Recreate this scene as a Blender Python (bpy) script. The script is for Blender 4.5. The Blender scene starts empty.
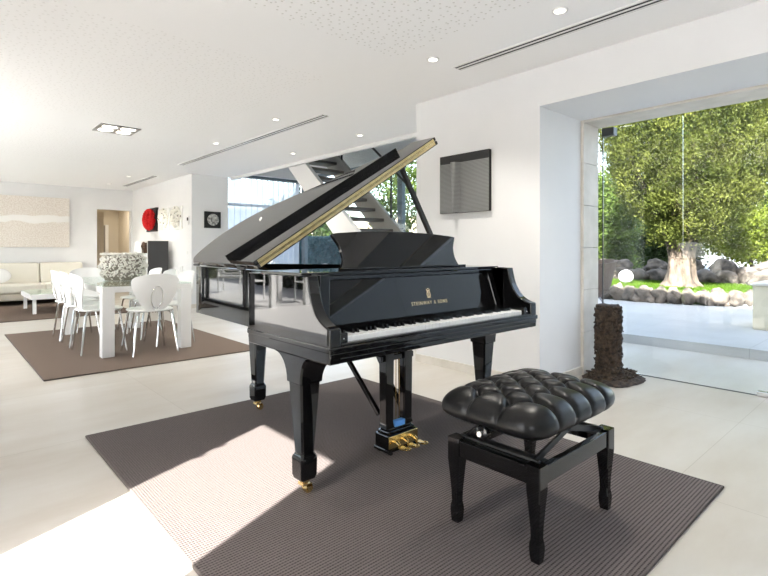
import bpy, bmesh, math, random
import numpy as np
from mathutils import Vector, Matrix

D = bpy.data
sc = bpy.context.scene
COL = sc.collection
PI = math.pi

# ------------------------------------------------------------------ camera, sky, sun, exposure
YAW = math.radians(42.2)
cam = D.cameras.new('camera'); camo = D.objects.new('camera', cam); COL.objects.link(camo)
camo.location = (0, 0, 1.06)
camo.rotation_euler = (PI / 2, 0, -YAW)
cam.sensor_width = 36.0; cam.lens = 36.0 * 498 / 768
cam.shift_y = -(288 - 250) / 768.0
cam.clip_start = 0.05; cam.clip_end = 300
sc.camera = camo

sc.view_settings.view_transform = 'Standard'
sc.view_settings.look = 'None'
sc.view_settings.gamma = 1.0
sc.view_settings.use_curve_mapping = False
sc.view_settings.exposure = 0.55

w = D.worlds.new('sky'); sc.world = w; w.use_nodes = True
wn = w.node_tree.nodes; wl = w.node_tree.links; wn.clear()
sky = wn.new('ShaderNodeTexSky'); sky.sky_type = 'NISHITA'; sky.sun_disc = False
sky.sun_elevation = math.radians(39); sky.sun_rotation = math.radians(250)
sky.air_density = 1.0; sky.dust_density = 2.0; sky.ozone_density = 1.0
bgn = wn.new('ShaderNodeBackground'); bgn.inputs['Strength'].default_value = 0.75
hs = wn.new('ShaderNodeHueSaturation'); hs.inputs['Saturation'].default_value = 0.62
wo = wn.new('ShaderNodeOutputWorld')
wl.new(sky.outputs[0], hs.inputs['Color']); wl.new(hs.outputs[0], bgn.inputs['Color'])
wl.new(bgn.outputs[0], wo.inputs['Surface'])

SUN_E = math.atan(0.815)
sl = D.lights.new('sun', 'SUN'); sl.energy = 24.0; sl.angle = math.radians(0.5); sl.color = (1.0, 0.965, 0.91)
so = D.objects.new('sun', sl); COL.objects.link(so)
sdir = Vector((0.928 * math.cos(SUN_E), 0.373 * math.cos(SUN_E), -math.sin(SUN_E)))
so.rotation_euler = sdir.to_track_quat('-Z', 'Y').to_euler()
so.location = (-20, -8, 20)


def area(name, loc, aim, sx, sy, power, color=(1, 1, 1)):
    l = D.lights.new(name, 'AREA'); l.shape = 'RECTANGLE'; l.size = sx; l.size_y = sy
    l.energy = power; l.color = color
    o = D.objects.new(name, l); COL.objects.link(o); o.location = loc
    o.rotation_euler = (Vector(aim)).to_track_quat('-Z', 'Y').to_euler()
    return o


# added fill lamps boosting the daylight at the left openings
area('fill_left_window', (-0.98, -1.65, 1.6), (1, 0.2, 0.0), 1.4, 1.3, 9, (0.985, 0.985, 1.0))
area('fill_dining_opening', (-0.98, 11.4, 1.3), (1, -0.15, 0.05), 1.6, 1.8, 6, (1.0, 0.98, 0.985))

# ------------------------------------------------------------------ helpers
random.seed(4)
rng = np.random.default_rng(7)


def BM():
    return bmesh.new()


def box(bm, lo, hi):
    x0, y0, z0 = lo; x1, y1, z1 = hi
    v = [bm.verts.new(p) for p in ((x0, y0, z0), (x1, y0, z0), (x1, y1, z0), (x0, y1, z0),
                                   (x0, y0, z1), (x1, y0, z1), (x1, y1, z1), (x0, y1, z1))]
    for f in ((0, 3, 2, 1), (4, 5, 6, 7), (0, 1, 5, 4), (1, 2, 6, 5), (2, 3, 7, 6), (3, 0, 4, 7)):
        bm.faces.new([v[i] for i in f])
    return v


def bar(bm, p0, p1, w, d, up=(0, 0, 1)):
    """rectangular bar from p0 to p1, w across, d along 'up'"""
    p0 = Vector(p0); p1 = Vector(p1); a = (p1 - p0).normalized()
    s = a.cross(Vector(up))
    if s.length < 1e-4: s = a.cross(Vector((0, 1, 0)))
    s.normalize(); u = s.cross(a).normalized()
    q = []
    for p in (p0, p1):
        for i, j in ((-1, -1), (1, -1), (1, 1), (-1, 1)):
            q.append(bm.verts.new(p + s * (i * w / 2) + u * (j * d / 2)))
    for f in ((3, 2, 1, 0), (4, 5, 6, 7), (0, 1, 5, 4), (1, 2, 6, 5), (2, 3, 7, 6), (3, 0, 4, 7)):
        bm.faces.new([q[i] for i in f])


def tube(bm, pts, r, seg=10, closed=False, caps=True):
    pts = [Vector(p) for p in pts]; n = len(pts)
    rr = r if isinstance(r, (list, tuple)) else [r] * n
    rings = []; ref = None
    for i, p in enumerate(pts):
        if closed: t = pts[(i + 1) % n] - pts[i - 1]
        else: t = pts[min(i + 1, n - 1)] - pts[max(i - 1, 0)]
        t.normalize()
        if ref is None:
            ref = t.cross(Vector((0, 0, 1)))
            if ref.length < 1e-3: ref = t.cross(Vector((1, 0, 0)))
            ref.normalize()
        ref = (ref - t * ref.dot(t))
        if ref.length < 1e-6: ref = t.orthogonal()
        ref.normalize(); b = t.cross(ref)
        rings.append([bm.verts.new(p + (ref * math.cos(2 * PI * k / seg) + b * math.sin(2 * PI * k / seg)) * rr[i]) for k in range(seg)])
    m = n if closed else n - 1
    for i in range(m):
        A = rings[i]; B = rings[(i + 1) % n]
        for k in range(seg):
            bm.faces.new((A[k], A[(k + 1) % seg], B[(k + 1) % seg], B[k]))
    if caps and not closed:
        bm.faces.new(rings[0][::-1]); bm.faces.new(rings[-1])


def loft(bm, rings, cap=True):
    rs = [[bm.verts.new(p) for p in r] for r in rings]
    n = len(rs[0])
    for A, B in zip(rs, rs[1:]):
        for k in range(n):
            bm.faces.new((A[k], A[(k + 1) % n], B[(k + 1) % n], B[k]))
    if cap:
        bm.faces.new(rs[0][::-1]); bm.faces.new(rs[-1])


def lathe(bm, prof, c, seg=24, axis='Z'):
    rings = []
    for r, h in prof:
        ring = []
        for k in range(seg):
            a = 2 * PI * k / seg
            if axis == 'Z': p = (c[0] + r * math.cos(a), c[1] + r * math.sin(a), c[2] + h)
            elif axis == 'X': p = (c[0] + h, c[1] + r * math.cos(a), c[2] + r * math.sin(a))
            else: p = (c[0] + r * math.sin(a), c[1] + h, c[2] + r * math.cos(a))
            ring.append(p)
        rings.append(ring)
    loft(bm, rings)


def sq(cx, cy, z, hx, hy=None, c=0.0):
    """chamfered square ring"""
    hy = hx if hy is None else hy
    if c <= 0: return [(cx - hx, cy - hy, z), (cx + hx, cy - hy, z), (cx + hx, cy + hy, z), (cx - hx, cy + hy, z)]
    return [(cx - hx + c, cy - hy, z), (cx + hx - c, cy - hy, z), (cx + hx, cy - hy + c, z), (cx + hx, cy + hy - c, z),
            (cx + hx - c, cy + hy, z), (cx - hx + c, cy + hy, z), (cx - hx, cy + hy - c, z), (cx - hx, cy - hy + c, z)]


def prism(bm, poly, fn, a, b):
    """extrude a polygon: fn(u, v, w) with w from a to b"""
    A = [bm.verts.new(fn(u, v, a)) for u, v in poly]; B = [bm.verts.new(fn(u, v, b)) for u, v in poly]
    n = len(poly)
    for k in range(n):
        bm.faces.new((A[k], A[(k + 1) % n], B[(k + 1) % n], B[k]))
    bm.faces.new(A[::-1]); bm.faces.new(B)


def ball(bm, c, r, seg=16, ring=10, sc_=(1, 1, 1)):
    m = Matrix.Translation(c) @ Matrix.Diagonal((sc_[0], sc_[1], sc_[2], 1))
    bmesh.ops.create_uvsphere(bm, u_segments=seg, v_segments=ring, radius=r, matrix=m)


def spline(P, n=8, closed=False):
    """Catmull-Rom through P"""
    out = []; N = len(P); P = [Vector(p) for p in P]
    rngi = range(N if closed else N - 1)
    for i in rngi:
        p1 = P[i]; p2 = P[(i + 1) % N]
        p0 = P[i - 1] if (closed or i > 0) else p1 * 2 - p2
        p3 = P[(i + 2) % N] if (closed or i + 2 < N) else p2 * 2 - p1
        for k in range(n):
            t = k / n
            out.append(0.5 * ((2 * p1) + (p2 - p0) * t + (2 * p0 - 5 * p1 + 4 * p2 - p3) * t * t + (3 * p1 - p0 - 3 * p2 + p3) * t ** 3))
    if not closed: out.append(P[-1])
    return out


def finish(name, bm, mat, smooth, bevel, angle=35):
    bmesh.ops.recalc_face_normals(bm, faces=bm.faces)
    me = D.meshes.new(name); bm.to_mesh(me); bm.free()
    me.materials.append(mat)
    o = D.objects.new(name, me); COL.objects.link(o)
    if smooth:
        for p in me.polygons: p.use_smooth = True
        if smooth != 'all':
            me.set_sharp_from_angle(angle=math.radians(angle))
    if bevel:
        md = o.modifiers.new('bevel', 'BEVEL'); md.width = bevel; md.segments = 2; md.limit_method = 'ANGLE'; md.angle_limit = math.radians(40)
        md.harden_normals = False
    return o


def part(name, bm, mat, parent, smooth=False, bevel=0, world=True, label=None):
    """a child; when world is True the geometry was given in world coordinates"""
    root = parent
    while root.parent: root = root.parent
    if world:
        bmesh.ops.translate(bm, verts=bm.verts, vec=-Vector(root.location))
    o = finish(name, bm, mat, smooth, bevel); o.parent = parent
    if label: o['label'] = label
    return o


def thing(name, label, cat, loc=(0, 0, 0), rotz=0, group=None):
    o = D.objects.new(name, None); COL.objects.link(o); o.empty_display_size = 0.1
    o.location = loc; o.rotation_euler = (0, 0, rotz); o['label'] = label; o['category'] = cat
    if group: o['group'] = group
    return o


def solo(name, bm, mat, label, cat, smooth=False, bevel=0, group=None, kind=None):
    o = finish(name, bm, mat, smooth, bevel); o['label'] = label; o['category'] = cat
    if group: o['group'] = group
    if kind: o['kind'] = kind
    return o


def struct(name, bm, mat, label=None, cat=None, smooth=False, bevel=0, parent=None):
    o = finish(name, bm, mat, smooth, bevel)
    if parent: o.parent = parent
    else:
        o['kind'] = 'structure'
        o['label'] = label or name.replace('_', ' ')
        o['category'] = cat or name.split('_')[0]
    return o


def dup(root, loc, rotz, label, group=None):
    r = root.copy(); COL.objects.link(r); r.location = loc; r.rotation_euler = (0, 0, rotz); r['label'] = label
    if group: r['group'] = group
    for ch in list(root.children):
        c = ch.copy(); COL.objects.link(c); c.parent = r
        for g in ch.children:
            d = g.copy(); COL.objects.link(d); d.parent = c
    return r


# ------------------------------------------------------------------ materials
def mat(name, col, rough=0.5, metal=0.0, spec=0.5, coat=0.0, emit=None, estr=0):
    m = D.materials.new(name); m.use_nodes = True
    b = m.node_tree.nodes['Principled BSDF']
    b.inputs['Base Color'].default_value = (*col, 1); b.inputs['Roughness'].default_value = rough
    b.inputs['Metallic'].default_value = metal; b.inputs['Specular IOR Level'].default_value = spec
    b.inputs['Coat Weight'].default_value = coat; b.inputs['Coat Roughness'].default_value = 0.02
    if emit:
        b.inputs['Emission Color'].default_value = (*emit, 1); b.inputs['Emission Strength'].default_value = estr
    return m


def nodes(m):
    t = m.node_tree; return t.nodes, t.links, t.nodes['Principled BSDF']


def coords(m, scale=(1, 1, 1), kind='Object'):
    n, l, b = nodes(m)
    tc = n.new('ShaderNodeTexCoord'); mp = n.new('ShaderNodeMapping'); mp.inputs['Scale'].default_value = scale
    l.new(tc.outputs[kind], mp.inputs['Vector']); return mp.outputs['Vector']


def noise(m, vec, scale, detail=3, rough=0.5):
    n, l, b = nodes(m); t = n.new('ShaderNodeTexNoise'); t.inputs['Scale'].default_value = scale
    t.inputs['Detail'].default_value = detail; t.inputs['Roughness'].default_value = rough
    l.new(vec, t.inputs['Vector']); return t.outputs['Fac']


def ramp(m, fac, stops):
    n, l, b = nodes(m); r = n.new('ShaderNodeValToRGB'); l.new(fac, r.inputs['Fac'])
    e = r.color_ramp.elements
    while len(e) < len(stops): e.new(0.5)
    for q, (p, c) in zip(e, stops): q.position = p; q.color = (*c, 1)
    return r.outputs['Color']


def bump(m, h, strength=0.3, dist=0.01):
    n, l, b = nodes(m); t = n.new('ShaderNodeBump'); t.inputs['Strength'].default_value = strength
    t.inputs['Distance'].default_value = dist; l.new(h, t.inputs['Height']); l.new(t.outputs['Normal'], b.inputs['Normal'])


def colnoise(name, c0, c1, scale, rough=0.7, bs=0.0, bd=0.01, detail=4, stretch=(1, 1, 1), lo=0.35, hi=0.65, **k):
    m = mat(name, c0, rough, **k); v = coords(m, stretch); f = noise(m, v, scale, detail)
    n, l, b = nodes(m); l.new(ramp(m, f, [(lo, c0), (hi, c1)]), b.inputs['Base Color'])
    if bs: bump(m, f, bs, bd)
    return m


def glassmat(name, tint, ior=1.5, refl=1.0):
    m = D.materials.new(name); m.use_nodes = True; t = m.node_tree; n = t.nodes; l = t.links; n.clear()
    o = n.new('ShaderNodeOutputMaterial'); mx = n.new('ShaderNodeMixShader'); tr = n.new('ShaderNodeBsdfTransparent')
    tr.inputs['Color'].default_value = (*tint, 1); g = n.new('ShaderNodeBsdfGlossy'); g.inputs['Roughness'].default_value = 0.0
    g.inputs['Color'].default_value = (refl, refl, refl, 1)
    lw = n.new('ShaderNodeLayerWeight'); lw.inputs['Blend'].default_value = 0.5
    pw = n.new('ShaderNodeMath'); pw.operation = 'POWER'; pw.inputs[1].default_value = 5.0; l.new(lw.outputs['Facing'], pw.inputs[0])
    fr = n.new('ShaderNodeMath'); fr.operation = 'MULTIPLY_ADD'; fr.inputs[1].default_value = 0.6; fr.inputs[2].default_value = 0.03; l.new(pw.outputs[0], fr.inputs[0])
    l.new(fr.outputs[0], mx.inputs['Fac']); l.new(tr.outputs[0], mx.inputs[1]); l.new(g.outputs[0], mx.inputs[2]); l.new(mx.outputs[0], o.inputs['Surface'])
    return m


M = {}
M['wall'] = colnoise('white_plaster', (0.775, 0.778, 0.785), (0.795, 0.798, 0.805), 3, 0.65)
M['white'] = mat('white_lacquer', (0.86, 0.86, 0.85), 0.25)
M['shell'] = mat('white_moulded_shell', (0.9, 0.9, 0.89), 0.3)
M['black'] = mat('black_polyester_lacquer', (0.004, 0.004, 0.0045), 0.02, spec=0.5)
M['blacksoft'] = mat('black_satin', (0.012, 0.012, 0.012), 0.35)
M['leather'] = colnoise('black_leather', (0.005, 0.005, 0.0055), (0.009, 0.009, 0.0095), 60, 0.30, 0.10, 0.002, spec=0.3)
M['brass'] = mat('polished_brass', (0.80, 0.61, 0.28), 0.2, 1.0)
M['hinge'] = colnoise('brass_hinge', (0.68, 0.56, 0.31), (0.58, 0.45, 0.22), 40, 0.35, metal=1.0)
M['gold'] = mat('gold_bronze_plate', (0.6, 0.42, 0.16), 0.35, 1.0)
M['goldleaf'] = mat('gold_inlay', (0.85, 0.68, 0.42), 0.3, 0.4)
M['chrome'] = mat('chrome', (0.72, 0.72, 0.72), 0.12, 1.0)
M['steel'] = mat('grey_steel', (0.4, 0.4, 0.41), 0.35, 1.0)
M['ivory'] = mat('white_key', (0.84, 0.84, 0.83), 0.2)
M['felt_red'] = mat('red_felt', (0.09, 0.01, 0.01), 0.95)
M['felt_blue'] = mat('blue_felt', (0.1, 0.32, 0.75), 0.9)
M['strings'] = mat('copper_strings', (0.55, 0.33, 0.2), 0.35, 1.0)
M['stone'] = colnoise('beige_limestone', (0.62, 0.585, 0.52), (0.72, 0.68, 0.62), 6, 0.6, 0.1, 0.004)
M['cream'] = mat('cream_upholstery', (0.74, 0.71, 0.62), 0.75)
M['creambase'] = mat('taupe_sofa_base', (0.50, 0.46, 0.38), 0.7)
M['darkgrey'] = mat('dark_grey_panel', (0.045, 0.045, 0.047), 0.45)
M['blackpanel'] = mat('black_canvas', (0.012, 0.012, 0.013), 0.6)
M['woodbeige'] = colnoise('pale_oak', (0.55, 0.45, 0.32), (0.62, 0.52, 0.38), 5, 0.5, stretch=(6, 6, 0.6))
M['beigewall'] = mat('beige_hall_paint', (0.66, 0.60, 0.50), 0.8)
M['tread'] = colnoise('dark_grey_wood', (0.10, 0.09, 0.08), (0.15, 0.135, 0.12), 8, 0.5, stretch=(1, 8, 8))
M['mullion'] = mat('grey_blue_metal', (0.16, 0.20, 0.24), 0.4, 0.3)
M['frame'] = mat('anthracite_frame', (0.03, 0.032, 0.035), 0.4)
M['glass'] = glassmat('clear_glass', (0.955, 0.975, 0.97))
M['glassgreen'] = glassmat('tinted_glass', (0.89, 0.90, 0.895))
M['tableglass'] = glassmat('table_glass', (0.88, 0.93, 0.90))
M['lampon'] = mat('lit_lamp', (1, 1, 1), 0.5, emit=(1.0, 0.93, 0.80), estr=3.0)
M['bronze'] = colnoise('brown_bronze', (0.06, 0.035, 0.022), (0.14, 0.08, 0.05), 20, 0.4, metal=0.5)
M['plastic'] = mat('white_plastic', (0.8, 0.8, 0.8), 0.4)

# floor tiles
m = mat('cream_porcelain_tile', (0.7, 0.66, 0.6), 0.3); M['floor'] = m
n, l, b = nodes(m)
v = coords(m, (1, 1, 1))
f1 = noise(m, coords(m, (0.5, 1.4, 1)), 1.3, 6, 0.6)
c1 = ramp(m, f1, [(0.28, (0.52, 0.465, 0.395)), (0.48, (0.60, 0.56, 0.50)), (0.70, (0.68, 0.655, 0.61))])
br = n.new('ShaderNodeTexBrick'); br.offset = 0.0
mp = n.new('ShaderNodeMapping'); mp.inputs['Location'].default_value = (-3.67 + 1.22 * 4, -3.2 + 1.2 * 4, 0)
tc = n.new('ShaderNodeTexCoord'); l.new(tc.outputs['Object'], mp.inputs['Vector']); l.new(mp.outputs[0], br.inputs['Vector'])
br.inputs['Scale'].default_value = 1.0; br.inputs['Brick Width'].default_value = 1.22; br.inputs['Row Height'].default_value = 1.2
br.inputs['Mortar Size'].default_value = 0.0022; br.inputs['Mortar Smooth'].default_value = 0.1; br.inputs['Bias'].default_value = 0.0
br.inputs['Color1'].default_value = (1.0, 1.0, 1.0, 1); br.inputs['Color2'].default_value = (0.955, 0.95, 0.94, 1)
br.inputs['Mortar'].default_value = (0.80, 0.785, 0.755, 1)
mx = n.new('ShaderNodeMix'); mx.data_type = 'RGBA'; mx.blend_type = 'MULTIPLY'; mx.inputs['Factor'].default_value = 1.0
l.new(c1, mx.inputs['A']); l.new(br.outputs['Color'], mx.inputs['B']); l.new(mx.outputs['Result'], b.inputs['Base Color'])

# terrace tiles outside
m = mat('pale_terrace_tile', (0.66, 0.67, 0.69), 0.45); M['terrace'] = m
n, l, b = nodes(m)
f1 = noise(m, coords(m), 2.0, 4)
c1 = ramp(m, f1, [(0.3, (0.50, 0.505, 0.51)), (0.7, (0.57, 0.575, 0.58))])
br = n.new('ShaderNodeTexBrick'); br.offset = 0.0
l.new(coords(m), br.inputs['Vector']); br.inputs['Scale'].default_value = 1; br.inputs['Brick Width'].default_value = 1.2
br.inputs['Row Height'].default_value = 1.2; br.inputs['Mortar Size'].default_value = 0.004
br.inputs['Color1'].default_value = (1, 1, 1, 1); br.inputs['Color2'].default_value = (0.97, 0.97, 0.97, 1); br.inputs['Mortar'].default_value = (0.75, 0.75, 0.75, 1)
mx = n.new('ShaderNodeMix'); mx.data_type = 'RGBA'; mx.blend_type = 'MULTIPLY'; mx.inputs['Factor'].default_value = 1.0
l.new(c1, mx.inputs['A']); l.new(br.outputs['Color'], mx.inputs['B']); l.new(mx.outputs['Result'], b.inputs['Base Color'])


def rugmat(name, dark, light, pitch, axis='Y'):
    m = mat(name, dark, 0.95, spec=0.1)
    n, l, b = nodes(m)
    wv = n.new('ShaderNodeTexWave'); wv.wave_type = 'BANDS'; wv.bands_direction = axis; wv.wave_profile = 'SIN'
    wv.inputs['Scale'].default_value = 1 / pitch * 0.314159; wv.inputs['Distortion'].default_value = 0.0
    v = coords(m); l.new(v, wv.inputs['Vector'])
    wv2 = n.new('ShaderNodeTexWave'); wv2.wave_type = 'BANDS'; wv2.bands_direction = 'X' if axis == 'Y' else 'Y'
    wv2.inputs['Scale'].default_value = 1 / (pitch * 0.8) * 0.314159; wv2.inputs['Distortion'].default_value = 2.0; wv2.inputs['Detail Scale'].default_value = 3
    l.new(v, wv2.inputs['Vector'])
    mm = n.new('ShaderNodeMath'); mm.operation = 'MULTIPLY_ADD'; mm.inputs[1].default_value = 0.35
    l.new(wv2.outputs['Fac'], mm.inputs[0]); l.new(wv.outputs['Fac'], mm.inputs[2])
    nz = noise(m, v, 180, 2)
    m3 = n.new('ShaderNodeMath'); m3.operation = 'MULTIPLY_ADD'; m3.inputs[1].default_value = 0.5
    l.new(nz, m3.inputs[0]); l.new(mm.outputs[0], m3.inputs[2])
    l.new(ramp(m, m3.outputs[0], [(0.25, dark), (1.0, light)]), b.inputs['Base Color'])
    bump(m, mm.outputs[0], 0.6, 0.004)
    return m


M['rug'] = rugmat('brown_ribbed_sisal', (0.037, 0.031, 0.029), (0.178, 0.154, 0.147), 0.0135)
M['rugedge'] = colnoise('brown_rug_binding', (0.10, 0.085, 0.078), (0.14, 0.12, 0.11), 90, 0.95)
M['rug2'] = rugmat('brown_woven_rug', (0.10, 0.074, 0.056), (0.24, 0.185, 0.15), 0.0135)
M['rug3'] = rugmat('dark_brown_woven_rug', (0.085, 0.062, 0.048), (0.20, 0.15, 0.12), 0.0135)

# ceiling with perforated acoustic panels
m = mat('white_ceiling', (0.95, 0.95, 0.955), 0.7); M['ceil'] = m
n, l, b = nodes(m)
vo = n.new('ShaderNodeTexVoronoi'); vo.feature = 'F1'; vo.inputs['Scale'].default_value = 20; vo.inputs['Randomness'].default_value = 0.75
vv = coords(m); l.new(vv, vo.inputs['Vector'])
vo.voronoi_dimensions = '2D'
lt = n.new('ShaderNodeMath'); lt.operation = 'LESS_THAN'; lt.inputs[1].default_value = 0.14
l.new(vo.outputs['Distance'], lt.inputs[0])
sx = n.new('ShaderNodeSeparateXYZ'); l.new(vv, sx.inputs[0])


def cmp(inp, op, val):
    q = n.new('ShaderNodeMath'); q.operation = op; q.inputs[1].default_value = val; l.new(inp, q.inputs[0]); return q.outputs[0]


def mul(a, c, op='MULTIPLY'):
    q = n.new('ShaderNodeMath'); q.operation = op; l.new(a, q.inputs[0]); l.new(c, q.inputs[1]); return q.outputs[0]


rA = mul(cmp(sx.outputs[0], 'LESS_THAN', 2.49), cmp(sx.outputs[1], 'LESS_THAN', 2.62))
rB = mul(mul(cmp(sx.outputs[0], 'LESS_THAN', 2.35), cmp(sx.outputs[1], 'GREATER_THAN', 3.3)), cmp(sx.outputs[1], 'LESS_THAN', 5.9))
rC = mul(mul(cmp(sx.outputs[0], 'LESS_THAN', 2.45), cmp(sx.outputs[1], 'GREATER_THAN', 6.6)), cmp(sx.outputs[1], 'LESS_THAN', 9.0))
rBC = mul(mul(rB, rC, 'MAXIMUM'), rA, 'MAXIMUM')
reg = mul(mul(cmp(rBC, 'MULTIPLY', 0.5), rA, 'MAXIMUM'), rBC, 'MINIMUM')
holes = mul(lt.outputs[0], reg)
l.new(ramp(m, holes, [(0.0, (0.95, 0.95, 0.955)), (1.0, (0.74, 0.735, 0.72))]), b.inputs['Base Color'])

# leaves
def leafmat(name, c0, c1, scale=3.0):
    m = colnoise(name, c0, c1, scale, 0.6, detail=3, spec=0.2, lo=0.3, hi=0.7)
    n, l, b = nodes(m)
    out = n['Material Output']; tr = n.new('ShaderNodeBsdfTranslucent'); mxs = n.new('ShaderNodeMixShader'); mxs.inputs[0].default_value = 0.35
    cs = b.inputs['Base Color'].links[0].from_socket; l.new(cs, tr.inputs['Color'])
    l.new(b.outputs[0], mxs.inputs[1]); l.new(tr.outputs[0], mxs.inputs[2]); l.new(mxs.outputs[0], out.inputs['Surface'])
    return m


M['leaf_cyp'] = leafmat('cypress_foliage', (0.045, 0.064, 0.012), (0.185, 0.205, 0.042), 2.2)
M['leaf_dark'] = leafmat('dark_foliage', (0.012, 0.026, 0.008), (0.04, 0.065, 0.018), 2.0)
M['leaf_mid'] = leafmat('mid_foliage', (0.03, 0.06, 0.012), (0.11, 0.16, 0.03), 1.5)
M['leaf_bright'] = leafmat('yellow_green_foliage', (0.08, 0.11, 0.012), (0.20, 0.24, 0.03), 3.0)
M['leaf_blue'] = leafmat('blue_green_ivy', (0.03, 0.09, 0.10), (0.10, 0.20, 0.22), 6.0)
M['trunk'] = colnoise('pale_bark', (0.05, 0.037, 0.028), (0.20, 0.15, 0.115), 9, 0.9, 0.8, 0.05, stretch=(1, 1, 0.3))
M['limb'] = colnoise('dark_bark', (0.05, 0.037, 0.028), (0.11, 0.085, 0.065), 9, 0.9, 0.6, 0.04, stretch=(1, 1, 0.3))
M['boulder'] = colnoise('pale_boulder', (0.05, 0.042, 0.035), (0.21, 0.175, 0.145), 5, 0.9, 0.5, 0.05)
M['grass'] = leafmat('lawn_grass', (0.05, 0.105, 0.008), (0.10, 0.175, 0.014), 4)
M['soil'] = colnoise('lawn_soil', (0.05, 0.085, 0.015), (0.08, 0.12, 0.02), 8, 0.95)
M['gravel'] = colnoise('pale_driveway', (0.40, 0.41, 0.43), (0.52, 0.53, 0.55), 12, 0.9)
M['bark'] = colnoise('dark_cork_bark', (0.014, 0.010, 0.007), (0.085, 0.056, 0.036), 38, 0.85, 1.0, 0.02)
M['wicker'] = colnoise('brown_wicker', (0.09, 0.06, 0.045), (0.2, 0.145, 0.11), 70, 0.7, 0.7, 0.01)

# ------------------------------------------------------------------ the room shell
CZ = 2.454
XL_W, XR_W = -1.0, 3.43
YB = 12.7
bm = BM(); box(bm, (XL_W - 0.25, -3.25, -0.12), (4.45, YB + 0.15, 0.0)); box(bm, (4.4502, -3.25, -0.12), (5.9, 9.6, -0.0003))
box(bm, (2.5, YB + 0.15, -0.12), (4.3, YB + 3.2, 0.0))
struct('floor', bm, M['floor'], 'cream porcelain tile floor of the whole room', 'floor')

bm = BM()
for lo, hi in (((XL_W - 0.25, -3.25, CZ), (3.43, 9.08, CZ + 0.3)), ((3.43, -3.25, CZ), (4.4, 3.32, CZ + 0.3)), ((3.43, 3.32, CZ), (4.25, 9.08, CZ + 0.3)),
               ((XL_W - 0.25, 9.08, CZ), (4.2, YB + 0.2, CZ + 0.3))):
    box(bm, lo, hi)
struct('ceiling', bm, M['ceil'], 'white ceiling with perforated acoustic areas', 'ceiling')

# back wall with the doorway
bm = BM()
box(bm, (XL_W - 0.25, YB, 0), (2.756, YB + 0.15, CZ)); box(bm, (3.467, YB, 0), (3.7, YB + 0.15, CZ)); box(bm, (2.756, YB, 1.985), (3.467, YB + 0.15, CZ))
struct('wall_back', bm, M['wall'], 'white back wall behind the cream sofa', 'wall')
# right-hand dining wall (X) and the wall with the small black picture (Y)
bm = BM(); box(bm, (3.5, 9.08, 0), (3.7, YB, CZ)); box(bm, (3.7, 9.08, 0), (4.2, 9.28, CZ + 2.4))
struct('wall_dining', bm, M['wall'], 'white dining side wall carrying the red artwork', 'wall')
# picture wall / pillar
bm = BM(); box(bm, (3.43, 2.015, 0), (4.085, 3.32, CZ)); box(bm, (4.085, 2.03, 0), (4.35, 3.32, CZ))
struct('wall_right', bm, M['wall'], 'white wall behind the piano with the grey picture', 'wall')
# lintel over the recess
bm = BM(); box(bm, (3.43, -3.25, 2.158), (4.085, 2.015, CZ))
struct('wall_lintel', bm, M['wall'], 'white lintel above the wide glazed recess', 'wall')
# stone jamb, five blocks with joints
bm = BM()
for i in range(6):
    z0 = i * 0.3597; box(bm, (4.088, 1.99, z0 + 0.003), (4.365, 2.029, min(z0 + 0.3597, 2.14)))
struct('trim_1', bm, M['stone'], 'beige stone jamb of stacked blocks beside the glass', 'trim', bevel=0.004)
bm = BM(); box(bm, (4.088, -3.2, 2.14), (4.40, 2.03, 2.19))
struct('trim_2', bm, M['stone'], 'beige stone lintel edge above the glass', 'trim', bevel=0.004)
# baseboards
bm = BM(); box(bm, (3.415, 2.0, 0), (3.43, 3.32, 0.07)); box(bm, (3.415, 2.0, 0), (4.088, 2.015, 0.07))
struct('baseboard_right', bm, M['stone'], 'beige stone baseboard along the right wall', 'baseboard')
bm = BM(); box(bm, (XL_W, YB - 0.015, 0), (2.756, YB, 0.07)); box(bm, (3.485, 9.3, 0), (3.5, YB, 0.07)); box(bm, (3.485, 9.065, 0), (4.2, 9.08, 0.07))
struct('baseboard_back', bm, M['stone'], 'beige stone baseboard along the dining walls', 'baseboard')

# left wall: sun door near the camera, glazed openings by the dining side
HD = 2.22
bm = BM(); X0, X1 = XL_W - 0.25, XL_W
YD0, YD1 = 0.978, 1.702
box(bm, (X0, -3.25, 0), (X1, -2.4, CZ)); box(bm, (X0, -2.4, 2.3), (X1, -0.9, CZ)); box(bm, (X0, -2.4, 0), (X1, -0.9, 0.9)); box(bm, (X0, -0.9, 0), (X1, YD0 - 0.1, CZ)); box(bm, (X1 - 0.05, YD0 - 0.1, 0), (X1, YD0, CZ)); box(bm, (X1 - 0.05, YD1, 0), (X1, YD1 + 0.1, CZ))  # window gap behind the camera is added to let in light
box(bm, (X1 - 0.05, YD0, HD), (X1, YD1, CZ))
box(bm, (X0, YD1 + 0.1, 0), (X1, 4.5, CZ)); box(bm, (X0, 4.5, 2.41), (X1, 12.4, CZ)); box(bm, (X0, 12.4, 0), (X1, YB, CZ))
struct('wall_left', bm, M['wall'], 'white left wall with terrace openings', 'wall')
bm = BM()
for zz in (1.80, 1.92): box(bm, (X1 - 0.06, YD1 - 0.035, zz), (X1 - 0.02, YD1, zz + 0.02))
struct('trim_3', bm, M['steel'], 'steel hinge lugs on the terrace door jamb', 'trim')
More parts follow.
